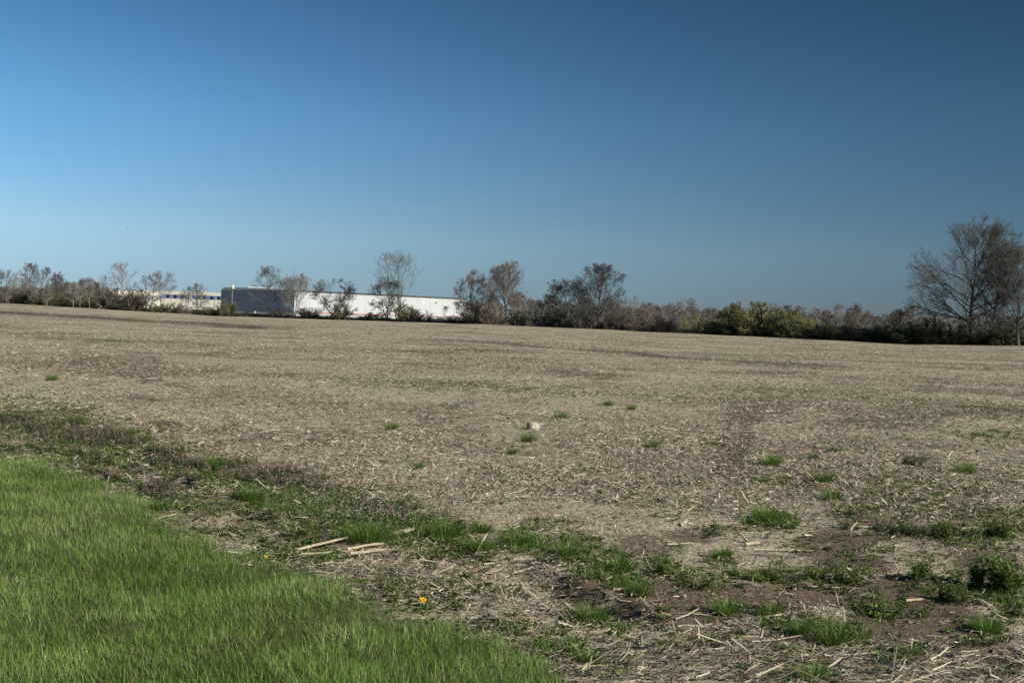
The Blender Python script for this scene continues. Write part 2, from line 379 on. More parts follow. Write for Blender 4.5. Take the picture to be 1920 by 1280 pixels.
# ------------------------------------------------------------------ scatter helpers
def strips(P, U, Wd, L, w, N, bend, tip=0.25, rows=3):
    """ribbons: base P, length dir U, width dir Wd, curve towards N; rows of two vertices"""
    n = len(P); V = np.zeros((n, rows, 2, 3))
    for i in range(rows):
        t = i / (rows - 1)
        c = P + U * (L * t)[:, None] + N * (bend * t * t)[:, None]
        ww = (w * (1 - (1 - tip) * t ** 1.5) * 0.5)[:, None]
        V[:, i, 0] = c - Wd * ww; V[:, i, 1] = c + Wd * ww
    base = (np.arange(n) * rows * 2)[:, None]
    Fs = np.concatenate([base + np.array([[2 * i, 2 * i + 1, 2 * i + 3, 2 * i + 2]]) for i in range(rows - 1)], 0)
    return V.reshape(-1, 3), Fs
def unit(v): return v / np.maximum(np.linalg.norm(v, axis=-1, keepdims=True), 1e-9)
def ribbons(x, y, z, L, w, lean, az, v, name, mat, rows=3, tip=.12, droop=.35, face=None):
    """upright blades"""
    n = len(x); P = np.stack([x, y, z], -1)
    hd = np.stack([np.cos(az), np.sin(az), np.zeros(n)], -1)
    U = unit(hd * np.sin(lean)[:, None] + np.array([0, 0, 1.0]) * np.cos(lean)[:, None])
    fa = az + math.pi / 2 + rng.normal(0, .5, n)
    Wd = np.stack([np.cos(fa), np.sin(fa), np.zeros(n)], -1)
    N = hd * 1.0 + np.array([0, 0, -.45])
    V, Fs = strips(P, U, Wd, L, w, N, L * droop * rng.uniform(.2, 1.3, n), tip, rows)
    return V, Fs, np.repeat(v, rows * 2)
def scatter_proto(PV, PF, pv, pos, rz, sc, tilt=None, dv=None):
    """copies of one small mesh as arrays"""
    n = len(pos); c, s = np.cos(rz)[:, None], np.sin(rz)[:, None]
    X, Y, Z = PV[:, 0][None] * sc[:, None], PV[:, 1][None] * sc[:, None], PV[:, 2][None] * sc[:, None]
    V = np.stack([X * c - Y * s, X * s + Y * c, Z + 0 * X], -1)
    if tilt is not None: V[..., 0] += tilt[:, :1] * Z; V[..., 1] += tilt[:, 1:] * Z
    V += pos[:, None, :]
    Fs = (PF[None] + (np.arange(n) * len(PV))[:, None, None]).reshape(-1, PF.shape[1])
    vv = np.tile(pv, (n, 1))
    if dv is not None: vv = vv + dv[:, None]
    return V.reshape(-1, 3), Fs, vv.ravel()
def join(parts):
    Vs, Fs, vs = [], [], []; k = 0
    for V, Fq, v in parts:
        Vs.append(V); Fs.append(Fq + k); vs.append(v); k += len(V)
    return np.vstack(Vs), np.vstack(Fs), np.concatenate(vs)

GRASS = attr_mat('grass_blade', [(0, (.055, .10, .015)), (.35, (.135, .235, .036)), (.65, (.23, .365, .062)), (.85, (.38, .49, .17)), (.9, (.36, .32, .18)), (1, (.45, .40, .26))],
                 .45, .45, .45, .26, 2.2)
WEED = attr_mat('weed_leaf', [(0, (.035, .045, .015)), (.4, (.075, .105, .03)), (.8, (.14, .19, .05)), (1, (.22, .26, .10))], .55, .25, .35, .25, 3)
NETTLE = attr_mat('deadnettle_leaf', [(0, (.04, .065, .018)), (.4, (.09, .12, .038)), (.6, (.16, .125, .07)), (.85, (.25, .15, .135)), (1, (.36, .23, .235))], .6, .2, .3, .22, 3)
STRAW = attr_mat('dry_straw', [(0, (.06, .047, .033)), (.2, (.15, .12, .083)), (.45, (.33, .278, .20)), (.75, (.48, .415, .305)), (1, (.66, .59, .465))], .65, .1, .25, .18, 5)
CLOD = noise_mat('soil_clod', (.06, .045, .03), (.17, .135, .095), 30, .95, .1)

# ---- lawn
def build_lawn():
    n = 1350000
    # sample ground bearing/distance so density follows distance a little
    x = rng.uniform(-9.5, 3.2, n); y = rng.uniform(2.6, 16.5, n)
    keep = rng.random(n) < np.clip(1.25 - y / 16, .35, 1)
    x, y = x[keep], y[keep]
    px, py = project(x, y, 0); keep = (px > -420) & (px < 1500) & (py < 1750); x, y = x[keep], y[keep]
    m = masks(x, y); d = m[2]
    keep = rng.random(len(x)) < d * (0.55 + .45 * sstep(.3, .6, fbm(x * 1.3, y * 1.3, 61))); keep2 = keep; x, y = x[keep], y[keep]; n = len(x)
    z = gz(x, y) - .004
    clump = fbm(x * 2.3, y * 2.3, 62); tall = fbm(x * 6, y * 6, 63, 2)
    L = (.030 + .042 * clump + .045 * tall ** 2) * rng.uniform(.55, 1.3, n) * (.5 + .5 * sstep(.2, 1, d[keep2]))
    w = rng.uniform(.0018, .0038, n) * (1 + np.clip(y - 8, 0, 8) * .05)
    lean = np.abs(rng.normal(.22, .42, n)) + .5 * (rng.random(n) < .15)
    az = rng.normal(0, 1, n) * 1.3 + 6.28 * vnoise(x * 1.8, y * 1.8, 64)
    v = np.clip(.45 + rng.normal(0, .19, n) + .55 * (fbm(x * 1.2, y * 1.2, 65) - .5) + .4 * (vnoise(x * 5, y * 5, 67) - .5), 0, .86)
    dry = rng.random(n) < .045 + .10 * sstep(.55, .7, fbm(x * 1.7, y * 1.7, 66)); v = np.where(dry, rng.uniform(.88, 1, n), v)
    L = np.where(rng.random(n) < .02, L * 1.5, L)
    V, Fs, vv = ribbons(x, y, z, L, w, lean, az, v, 'lawn', GRASS)
    o = mobj('lawn_grass', npmesh('lawn_grass', V, Fs, GRASS, {'v': vv}))
    tag(o, 'mown green grass lawn filling the lower left corner', 'grass', kind='stuff')
    print('lawn', n)
build_lawn()

# ---- straw
def build_straw():
    n = 2000000
    az = rng.uniform(math.radians(-27), math.radians(27), n)
    # radius pdf so that density falls with distance
    u = rng.random(n); r0, r1, k = 3.2, 230.0, .34
    r = (r0 ** k + u * (r1 ** k - r0 ** k)) ** (1 / k)
    x, y = r * np.sin(az), r * np.cos(az)
    _, _, lawn, pur, gr, bare, gf = masks(x, y)
    pch = fbm(x * .9, y * .9, 71); p2 = fbm(x * 4, y * 4, 72)
    px, py = project(x, y, 0)
    right = sstep(900, 1500, px) * sstep(900, 1050, py) * sstep(1220, 1170, py); mat = sstep(1165, 1215, py + 30 * (p2 - .5)) * sstep(950, 1050, px) * sstep(1900, 1500, px + (1210 - py) * 6)
    dens = np.clip(.35 + 1.6 * (pch - .42) + 1.1 * (p2 - .5) + 1.3 * (fbm(x * .16, y * .12, 76) - .5), .06, 1) * (1 - .92 * bare) * (1 - .75 * pur) * (1 - .6 * gr) * (1 - lawn) * (1 - gf) * (1 - .4 * right)
    dens = np.maximum(dens, mat * .95 * (1 - lawn)); keep = rng.random(n) < dens; x, y, r, mat = x[keep], y[keep], r[keep], mat[keep]; n = len(x)
    z = gz(x, y)
    big = rng.random(n)
    L = np.where(big < .85, rng.uniform(.010, .045, n), np.where(big < .992, rng.uniform(.04, .10, n), rng.uniform(.10, .22, n)))
    w = rng.uniform(.0022, .0062, n) * (1 + 1.0 * (big > .9)) * (1 + np.clip(r - 8, 0, 60) * .024)
    L = L * (1 + np.clip(r - 12, 0, 60) * .008)
    L = L * (1 + 1.1 * mat * rng.random(n)); ang = rng.uniform(0, 2 * math.pi, n); ang = np.where(mat > .5, rng.normal(-.25, .7, n), ang); el = rng.normal(.04, .14, n)
    el = np.where(rng.random(n) < .03, rng.uniform(.3, 1.0, n), el); L = np.where(el > .28, np.minimum(L, .07), L)
    U = np.stack([np.cos(ang) * np.cos(el), np.sin(ang) * np.cos(el), np.sin(el)], -1)
    rl = rng.normal(0, .55, n)
    Wd = np.stack([-np.sin(ang) * np.cos(rl), np.cos(ang) * np.cos(rl), np.sin(rl)], -1)
    zz = z + rng.uniform(.002, .022, n) + np.maximum(0, -np.sin(el)) * L
    P = np.stack([x, y, zz], -1)
    v = np.clip(rng.beta(1.5, 1.7, n) + .5 * (fbm(x * 1.7, y * 1.7, 73) - .5) + .7 * (vnoise(x * 5, y * 5, 74) - .5) * sstep(8, 25, r), 0, 1)
    N = np.tile(np.array([0, 0, 1.0]), (n, 1)) * 1.0
    V, Fs = strips(P, U, Wd, L, w, N, L * rng.normal(0, .18, n), .6, 3)
    m_ = 700000; az = rng.uniform(math.radians(-27), math.radians(27), m_); u = rng.random(m_); r0, r1, k = 11.0, 240.0, .2
    r = (r0 ** k + u * (r1 ** k - r0 ** k)) ** (1 / k); x, y = r * np.sin(az), r * np.cos(az); _, _, lawn, pur, gr, bare, gf = masks(x, y)
    keep = rng.random(m_) < np.clip(.2 + 2.2 * (fbm(x * .7, y * .35, 75) - .38) + 1.2 * (fbm(x * .16, y * .12, 76) - .5), .06, 1) * (1 - .8 * bare) * (1 - .8 * pur) * (1 - .5 * gr) * (1 - lawn) * (1 - gf)
    x, y, r = x[keep], y[keep], r[keep]; m_ = len(x); z = gz(x, y); ang = rng.uniform(0, 6.28, m_); el = rng.normal(.05, .25, m_); rl = rng.normal(0, .6, m_)
    sz = 1 + np.clip(r - 20, 0, 120) * .012; L = rng.uniform(.025, .08, m_) * sz; w = rng.uniform(.005, .013, m_) * sz
    U = np.stack([np.cos(ang) * np.cos(el), np.sin(ang) * np.cos(el), np.sin(el)], -1); Wd = np.stack([-np.sin(ang) * np.cos(rl), np.cos(ang) * np.cos(rl), np.sin(rl)], -1)
    P = np.stack([x, y, z + .012 + np.abs(np.sin(rl)) * w * .5 + np.maximum(0, -np.sin(el)) * L], -1)
    V2, F2 = strips(P, U, Wd, L, w, np.tile([0, 0, 1.], (m_, 1)), L * rng.normal(0, .15, m_), .6, 2)
    v2 = np.clip(rng.beta(1.4, 1.7, m_) * 1.0, 0, 1); V, Fs, v = join([(V, Fs, np.repeat(v, 6)), (V2, F2, np.repeat(v2, 4))]); print('coarse', m_)
    o = mobj('straw_litter', npmesh('straw_litter', V, Fs, STRAW, {'v': v}))
    tag(o, 'pale chopped corn straw strewn over the whole field', 'straw', kind='stuff')
    print('straw', n)
build_straw()

# ---- small plant prototypes (arrays)
def proto_rosette(seed, k=9, L=.05, w=.016, up=.5):
    r = np.random.default_rng(seed); P, Fq, v = [], [], []
    for i in range(k):
        a = i * 2.4 + r.uniform(-.3, .3); e = up * r.uniform(.3, 1.5); l = L * r.uniform(.6, 1.2); ww = w * r.uniform(.7, 1.2)
        d = np.array([math.cos(a) * math.cos(e), math.sin(a) * math.cos(e), math.sin(e)]); s = np.array([-math.sin(a), math.cos(a), 0])
        b = len(P); tip = d * l; tip[2] -= l * .15
        mid = d * l * .55; mid[2] += l * .06
        fold = np.array([0, 0, ww * .25])
        P += [np.zeros(3), mid - s * ww * .5 + fold, tip, mid + s * ww * .5 + fold, mid - fold * .5]
        Fq += [(b, b + 1, b + 2, b + 4), (b, b + 4, b + 2, b + 3)]
        c = r.uniform(.3, .8); v += [c * .5, c, c * 1.1, c, c * .9]
    return np.array(P), np.array(Fq), np.array(v)
def proto_nettle(seed, H=.085, purple=True):
    r = np.random.default_rng(seed); P, Fq, v = [], [], []
    lx, ly = r.uniform(-.25, .25, 2)
    b = 0
    P += [np.array([-.0015, 0, 0]), np.array([.0015, 0, 0]), np.array([lx * H + .001, ly * H, H]), np.array([lx * H - .001, ly * H, H])]
    Fq.append((0, 1, 2, 3)); v += [.15, .15, .7, .7]
    lev = 6
    for j in range(lev):
        t = .25 + .75 * j / (lev - 1); c = np.array([lx * H * t, ly * H * t, H * t])
        for q in range(4):
            a = q * math.pi / 2 + j * .8 + r.uniform(-.2, .2); l = H * (.30 - .13 * t) * r.uniform(.8, 1.25); ww = l * .85
            e = r.uniform(-.5, .15)
            d = np.array([math.cos(a) * math.cos(e), math.sin(a) * math.cos(e), math.sin(e)]); s = np.array([-math.sin(a), math.cos(a), 0])
            b = len(P); P += [c, c + d * l * .5 - s * ww * .5, c + d * l, c + d * l * .5 + s * ww * .5]
            Fq.append((b, b + 1, b + 2, b + 3))
            cc = (t * .95 if purple else .15 + t * .2) + r.uniform(-.12, .1); v += [cc, cc, cc, cc]
    return np.array(P), np.array(Fq), np.array(v)
def proto_herb(seed, H=.16, k=22, L=.04):
    """upright leafy weed"""
    r = np.random.default_rng(seed); P, Fq, v = [], [], []
    ns = 6
    for s_ in range(ns):
        lx, ly = r.uniform(-.42, .42, 2); h = H * r.uniform(.65, 1.05)
        b = len(P); P += [np.array([-.002, 0, 0]), np.array([.002, 0, 0]), np.array([lx * h + .001, ly * h, h]), np.array([lx * h - .001, ly * h, h])]
        Fq.append((b, b + 1, b + 2, b + 3)); v += [.3] * 4
        for j in range(k):
            t = .12 + .9 * j / k; c = np.array([lx * h * t, ly * h * t, h * t]); a = j * 2.4 + r.uniform(-.4, .4)
            e = r.uniform(.1, .9); l = L * (1.2 - .6 * t) * r.uniform(.6, 1.2); ww = l * .38
            d = np.array([math.cos(a) * math.cos(e), math.sin(a) * math.cos(e), math.sin(e)]); s = np.array([-math.sin(a), math.cos(a), 0])
            b = len(P); fold = np.array([0, 0, ww * .2])
            P += [c, c + d * l * .5 - s * ww * .5 + fold, c + d * l, c + d * l * .5 + s * ww * .5 + fold, c + d * l * .5]
            Fq += [(b, b + 1, b + 2, b + 4), (b, b + 4, b + 2, b + 3)]
            q = r.uniform(.5, .95) + .1 * t; v += [q * .7, q, q, q, q * .9]
    return np.array(P), np.array(Fq), np.array(v)
def proto_tuft(seed, k=70, R=.05, H=.11):
    r = np.random.default_rng(seed)
    a = r.uniform(0, 2 * math.pi, k); q = np.sqrt(r.random(k)) * R
    x, y = q * np.cos(a), q * np.sin(a)
    L = H * r.uniform(.55, 1.15, k) * (1.1 - .35 * q / R); w = r.uniform(.0026, .0048, k)
    lean = .08 + .72 * q / R * r.uniform(.3, 1.2, k)
    v = np.clip(r.normal(.45, .18, k), .05, .84); v[r.random(k) < .06] = .93
    return ribbons(x, y, np.full(k, -.006), L, w, lean, a + r.normal(0, .3, k), v, '', None)

def sample_screen(n, rmin=3.4, rmax=60, k=.35, azd=26):
    az = rng.uniform(math.radians(-azd), math.radians(azd), n); u = rng.random(n)
    r = (rmin ** k + u * (rmax ** k - rmin ** k)) ** (1 / k)
    return r * np.sin(az), r * np.cos(az)

def build_weeds():
    # purple dead-nettle
    x, y = sample_screen(190000, 3.4, 60, .5); M = masks(x, y)
    p = M[3] * (1 - M[2]) * (0.35 + .65 * sstep(.4, .55, fbm(x * 3.5, y * 3.5, 81)))
    keep = rng.random(len(x)) < p * .95; x, y = x[keep], y[keep]; n = len(x); print('nettle', n)
    parts = []; wh = rng.integers(0, 6, n)
    for k in range(6):
        i = wh == k; PV, PF, pv = proto_nettle(100 + k, purple=True)
        rr = np.hypot(x[i], y[i])
        parts.append(scatter_proto(PV, PF, pv, np.stack([x[i], y[i], gz(x[i], y[i])], -1), rng.uniform(0, 6.28, i.sum()),
                                   rng.uniform(.55, 1.25, i.sum()), dv=rng.normal(-.08, .16, i.sum())))
    V, Fq, v = join(parts)
    tag(mobj('deadnettle_patch', npmesh('deadnettle_patch', V, Fq, NETTLE, {'v': np.clip(v, 0, 1)})),
        'purple flowering weeds in a band along the lawn and in strips on the field', 'weeds', kind='stuff')
    # far purple strip plants
    x = rng.uniform(-70, 20, 60000); y = rng.uniform(48, 180, 60000); M = masks(x, y); keep = rng.random(60000) < M[3] ** 2 * 1.0
    x, y = x[keep], y[keep]; n = len(x); print('far nettle', n)
    PV, PF, pv = proto_nettle(120)
    V, Fq, v = scatter_proto(PV, PF, pv, np.stack([x, y, gz(x, y)], -1), rng.uniform(0, 6.28, n), rng.uniform(1.6, 2.8, n), dv=rng.normal(.05, .1, n))
    tag(mobj('deadnettle_strip', npmesh('deadnettle_strip', V, Fq, NETTLE, {'v': np.clip(v, 0, 1)})),
        'thin purplish strip of low weeds crossing the far field', 'weeds', kind='stuff')
    # low green weeds in the masks
    x, y = sample_screen(420000, 3.4, 75, .3); M = masks(x, y)
    g = M[4] * (1 - .4 * M[3]) * (.2 + .8 * sstep(.36, .56, fbm(x * 4.2, y * 4.2, 82))); bg = .010 + (.03 + .16 * sstep(700, 1300, M[0])) * sstep(.52, .72, fbm(x * .8, y * .6, 83)) * sstep(.45, .6, fbm(x * 5, y * 5, 86))
    keep = rng.random(len(x)) < np.maximum(g * .55, bg * (1 - M[2]) * .6); x, y = x[keep], y[keep]; n = len(x); print('weeds', n)
    parts = []; wh = rng.integers(0, 7, n)
    for k in range(7):
        i = wh == k
        PV, PF, pv = proto_rosette(200 + k, 7 + k % 4, .034 + .006 * (k % 3), .012 + .003 * (k % 2), .35 + .25 * (k % 3))
        parts.append(scatter_proto(PV, PF, pv, np.stack([x[i], y[i], gz(x[i], y[i]) + .004], -1), rng.uniform(0, 6.28, i.sum()),
                                   rng.uniform(.5, 1.35, i.sum()), dv=rng.normal(0, .15, i.sum())))
    V, Fq, v = join(parts)
    tag(mobj('low_weeds', npmesh('low_weeds', V, Fq, WEED, {'v': np.clip(v, 0, 1)})),
        'low dull green broadleaf weeds scattered on the soil', 'weeds', kind='stuff')
    # rough grass clumps along the band and in the green patches
    x, y = sample_screen(52000, 3.4, 60, .35); M = masks(x, y)
    px, py = M[0], M[1]
    band = ppoly(px, py, GREEN_LINE, 34) + blobs(px, py, [b_ for b_ in GREENB if b_[4] >= .7])
    keep = rng.random(len(x)) < np.clip(band, 0, 1) * .6 * sstep(.3, .55, fbm(x * 2.6, y * 2.6, 84)) + .002 * (1 - M[2]) + .16 * M[4] + .12 * M[3]
    keep &= M[2] < .6
    x, y = x[keep], y[keep]; n = len(x); print('clumps', n)
    parts = []; wh = rng.integers(0, 6, n)
    for k in range(6):
        i = wh == k; PV, PF, pv = proto_tuft(300 + k, 26, .03, .085)
        parts.append(scatter_proto(PV, PF, pv, np.stack([x[i], y[i], gz(x[i], y[i])], -1), rng.uniform(0, 6.28, i.sum()), rng.uniform(.5, 1.3, i.sum()), dv=rng.uniform(-.32, -.1, i.sum())))
    V, Fq, v = join(parts)
    tag(mobj('rough_grass', npmesh('rough_grass', V, Fq, GRASS, {'v': np.clip(v, 0, 1)})),
        'coarse green grass growing along the low bank between lawn and field', 'grass', kind='stuff')
    # tiny white blossoms on thin stems
    px = rng.normal(0, 1, 700); py = rng.normal(0, 1, 700)
    cx = np.where(rng.random(700) < .6, 640, 760); px = cx + px * 62; py = 962 + (cx - 640) * .12 + py * 18
    xs, ys = [], []
    for a, b in zip(px, py):
        q = g2(a, b); xs.append(q[0]); ys.append(q[1])
    x, y = np.array(xs), np.array(ys); z = gz(x, y); n = len(x); h = rng.uniform(.06, .13, n)
    V, Fs, _ = ribbons(x, y, z, h, np.full(n, .002), np.full(n, .05), rng.uniform(0, 6, n), np.zeros(n), '', None, droop=.05)
    o = mobj('blossom_weeds', npmesh('blossom_weeds', V, Fs, WEED, {'v': np.full(len(V), .4)}))
    tag(o, 'weeds with specks of tiny white blossom on the low bank', 'weeds', kind='stuff')
    top = V.reshape(n, 3, 2, 3)[:, 2].mean(1)
    PV = np.array([(-.004, -.001, 0), (.004, -.001, .001), (.004, .002, .003), (-.004, .002, .002), (-.001, -.004, .002), (.002, -.004, .001), (.002, .004, .002), (-.001, .004, .003)])
    PF = np.array([(0, 1, 2, 3), (4, 5, 6, 7)])
    V, Fq, v = scatter_proto(PV, PF, np.zeros(8), top, rng.uniform(0, 6, n), rng.uniform(.6, 1.3, n))
    mobj('blossom', npmesh('blossom', V, Fq, noise_mat('white_petal', (.6, .6, .58), (.8, .8, .78), 50, .6)), o)
    # soil clods
    x, y = sample_screen(52000, 3.4, 45, .5); M = masks(x, y)
    keep = rng.random(len(x)) < (1 - M[2]) * (.25 + .5 * M[5] + .3 * fbm(x * 3, y * 3, 85)); x, y = x[keep], y[keep]; n = len(x)
    parts = []; wh = rng.integers(0, 5, n)
    for k in range(5):
        i = wh == k; r = np.random.default_rng(k); PV = np.array([(1, 0, 0), (0, 1, 0), (-1, 0, 0), (0, -1, 0), (0, 0, .8), (0, 0, -.7)], float) * r.uniform(.6, 1.3, (6, 1)) + r.normal(0, .15, (6, 3))
        PF = np.array([(0, 1, 4), (1, 2, 4), (2, 3, 4), (3, 0, 4), (1, 0, 5), (2, 1, 5), (3, 2, 5), (0, 3, 5)])
        sc = .005 + .011 * rng.random(i.sum()) ** 3 + .02 * (rng.random(i.sum()) < .015)
        parts.append(scatter_proto(PV, PF, np.zeros(6), np.stack([x[i], y[i], gz(x[i], y[i]) + .002], -1), rng.uniform(0, 6.28, i.sum()), sc))
    V, Fq, v = join(parts)
    tag(mobj('soil_crumbs', npmesh('soil_crumbs', V, Fq, CLOD)), 'small brown crumbs of soil lying on the field', 'soil', kind='stuff')
build_weeds()

#@@PART2
# ------------------------------------------------------------------ trees
def frusta(P0, P1, R0, R1, n):
    D = unit(P1 - P0); ref = np.where(np.abs(D[:, 2:3]) > .9, np.array([[1., 0, 0]]), np.array([[0, 0, 1.]]))
    A = unit(np.cross(D, ref)); B = np.cross(D, A); k = len(P0)
    an = np.arange(n) * 2 * math.pi / n
    ring = A[:, None] * np.cos(an)[None, :, None] + B[:, None] * np.sin(an)[None, :, None]
    V = np.concatenate([P0[:, None] + ring * R0[:, None, None], P1[:, None] + ring * R1[:, None, None]], 1)
    q = np.array([[i, (i + 1) % n, n + (i + 1) % n, n + i] for i in range(n)])
    Fq = (q[None] + (np.arange(k) * 2 * n)[:, None, None]).reshape(-1, 4)
    return V.reshape(-1, 3), Fq
def polyl(r, P, D, L, R, nseg, gnarl, trop, endr=.35):
    """grow n limbs of nseg pieces; returns joints (n,nseg+1,3), dirs, radii"""
    n = len(P); J = np.zeros((n, nseg + 1, 3)); DD = np.zeros((n, nseg + 1, 3)); J[:, 0] = P; d = D.copy(); DD[:, 0] = d
    for i in range(nseg):
        d = unit(d + r.normal(0, gnarl, (n, 3)) + np.array([0, 0, trop])); J[:, i + 1] = J[:, i] + d * (L / nseg)[:, None]; DD[:, i + 1] = d
    RR = R[:, None] * (1 - (1 - endr) * np.linspace(0, 1, nseg + 1)[None] ** .8)
    return J, DD, RR
def spawn(r, J, DD, RR, L, m, t0, ang, up, lr, rrat, par_len):
    n, k = J.shape[:2]; t = r.uniform(t0, 1, (n, m)); t[:, 0] = r.uniform(.92, 1, n)
    f = t * (k - 1); i = np.minimum(f.astype(int), k - 2); u = (f - i)[..., None]; ii = np.arange(n)[:, None]
    P = J[ii, i] * (1 - u) + J[ii, i + 1] * u; d = DD[ii, np.minimum(i + 1, k - 1)]; R = RR[ii, i] * rrat
    a = r.normal(ang, ang * .25, (n, m))[..., None]; a[:, 0] *= .4
    rd = unit(np.cross(d, r.normal(0, 1, (n, m, 3)))); D = unit(d * np.cos(a) + rd * np.sin(a) + np.array([0, 0, up]))
    Ln = par_len[:, None] * lr * (1.15 - .6 * t) * r.uniform(.65, 1.2, (n, m))
    return P.reshape(-1, 3), D.reshape(-1, 3), Ln.ravel(), R.ravel()
def exit_egg(P, D, zb, Ht, rw, wide=.38):
    zc = zb + wide * (Ht - zb); up = Ht - zc; dn = (zc - zb) * 1.45
    lo = np.zeros(len(P)); hi = np.full(len(P), 2.0 * Ht)
    for _ in range(14):
        m = (lo + hi) / 2; q = P + D * m[:, None]; dz = q[:, 2] - zc
        f = (np.hypot(q[:, 0], q[:, 1]) / rw) ** 2.5 + np.abs(dz / np.where(dz > 0, up, dn)) ** 2.5
        lo = np.where(f < 1, m, lo); hi = np.where(f < 1, hi, m)
    return lo
def exitd(P, D, C, rad):
    p = (P - C) / rad; d = D / rad; a = (d * d).sum(-1); b = (p * d).sum(-1); c = (p * p).sum(-1) - 1
    q = np.maximum(b * b - a * c, 0); return np.maximum((-b + np.sqrt(q)) / a, 0)
def tree_arrays(seed, Ht, Wd, style='round', tw=.011, dens=1.0, px_m=.2):
    r = np.random.default_rng(seed); S = []
    spec = {  # crown base, stems, limbs, limb angle, upward pull, gnarl, trunk top, trunk radius share
        'round': (.22, 1, 20, 1.1, .06, .11, .82, .015), 'oak': (.12, 1, 36, 1.15, .05, .10, .88, .0175), 'vase': (.06, 5, 5, .45, .22, .06, .92, .008),
        'ytree': (.22, 3, 9, .75, .12, .10, .9, .011), 'slim': (.25, 1, 20, .7, .12, .06, .92, .010), 'gnarl': (.14, 2, 15, 1.3, .02, .20, .78, .021),
        'multi': (.1, 4, 9, .95, .07, .13, .85, .011), 'sapling': (.25, 1, 9, .6, .2, .08, .85, .009), 'fan': (.13, 1, 30, .85, .10, .09, .9, .0165), 'oval': (.14, 1, 30, .95, .08, .08, .9, .013)}[style]
    cb, ns, nl, la, tr, gn, tt, tr_r = spec
    zb = Ht * cb; C = np.array([0, 0, (zb + Ht) / 2 + .0]); rad = np.array([Wd / 2, Wd / 2, (Ht - zb) / 2 * 1.02])
    wide = {'oak': .34, 'oval': .45, 'vase': .62, 'ytree': .6, 'slim': .5, 'multi': .45, 'gnarl': .5}.get(style, .48)
    # trunks
    P = np.zeros((ns, 3)); a = r.uniform(0, 6.28) + np.arange(ns) * 6.28 / ns
    ln = {'vase': .34, 'ytree': .30, 'multi': .5, 'gnarl': .45}.get(style, .03); ln = ln * (Wd / Ht) / .75
    lean = ln * r.uniform(.5, 1.1, ns)
    P[:, 0] = np.cos(a) * .012 * Ht * (ns > 1); P[:, 1] = np.sin(a) * .012 * Ht * (ns > 1)
    D = unit(np.stack([np.cos(a) * lean, np.sin(a) * lean, np.ones(ns)], -1)); L = Ht * tt * r.uniform(.82, 1.0, ns); L[0] = Ht * tt
    R = np.full(ns, Ht * tr_r) * (1.0 if ns == 1 else .8)
    k0 = 9
    J, DD, RR = polyl(r, P, D, L, R, k0, gn * .55, .03, .22)
    RR[:, 0] *= 1.35
    S.append((J, RR, 7))
    # limbs
    n, k = J.shape[:2]; m = nl; t = (cb + .02 + (.97 - cb) * np.linspace(0, 1, m)[None] ** 1.15) + r.uniform(-.02, .02, (n, m)); t = np.clip(t / tt, .08, .985)
    f = t * (k - 1); i = np.minimum(f.astype(int), k - 2); u = (f - i)[..., None]; ii = np.arange(n)[:, None]
    P = J[ii, i] * (1 - u) + J[ii, i + 1] * u; d = DD[ii, i + 1]; Rl = RR[ii, i] * r.uniform(.42, .68, (n, m))
    az = (np.arange(m)[None] * 2.4 + r.uniform(0, 6.28, (n, 1)) + r.uniform(-.4, .4, (n, m)))
    ang = (la * (1.12 - .62 * t) * r.uniform(.75, 1.2, (n, m)))[..., None]
    hd = np.stack([np.cos(az), np.sin(az), 0 * az], -1)
    D = unit(d * np.cos(ang) + hd * np.sin(ang)).reshape(-1, 3); P = P.reshape(-1, 3); Rl = Rl.ravel()
    Ll = np.clip(exit_egg(P, D, zb, Ht, Wd / 2, wide), .06 * Ht, .8 * Ht) * r.uniform(.74, 1.0, len(P))
    J, DD, RR = polyl(r, P, D, Ll, Rl, 7, gn, tr * .45); S.append((J, RR, 5))
    # second to fourth order
    for (m, t0, ag, up, lr, rr_, ks, minr) in ((max(4, int(8 * dens)), .18, .66, .08, .60, .60, 5, tw * 1.9), (max(4, int(7 * dens)), .12, .62, .06, .60, .6, 4, tw * 1.35),
                                              (max(4, int(6 * dens)), .1, .6, .05, .66, .65, 3, tw)):
        P, D, L2, R2 = spawn(r, J, DD, RR, None, m, t0, ag, up, lr, rr_, np.linalg.norm(J[:, -1] - J[:, 0], axis=-1))
        ex = exit_egg(P, D, zb - .03 * Ht, Ht * 1.02, Wd / 2 * 1.05, wide); L2 = np.minimum(L2, ex * 1.0 + .03 * Ht); R2 = np.maximum(R2, minr)
        ok = (L2 > .012 * Ht) & (P[:, 2] > .03 * Ht); P, D, L2, R2 = P[ok], D[ok], L2[ok], R2[ok]
        J, DD, RR = polyl(r, P, D, L2, R2, ks, gn * 1.1, tr * .3, .5); S.append((J, RR, 3))
    tips = J.reshape(-1, 3)
    def seg(lst):
        Vs, Fs, q = [], [], 0
        for J, RR, nn in lst:
            V, Fq = frusta(J[:, :-1].reshape(-1, 3), J[:, 1:].reshape(-1, 3), RR[:, :-1].ravel(), RR[:, 1:].ravel(), nn); Vs.append(V); Fs.append(Fq + q); q += len(V)
        return np.vstack(Vs), np.vstack(Fs)
    return seg(S[:2]), seg(S[2:]), tips
def bark(name, a, b): return noise_mat(name, a, b, 6, .9, .1, .4, (1, 1, .25))
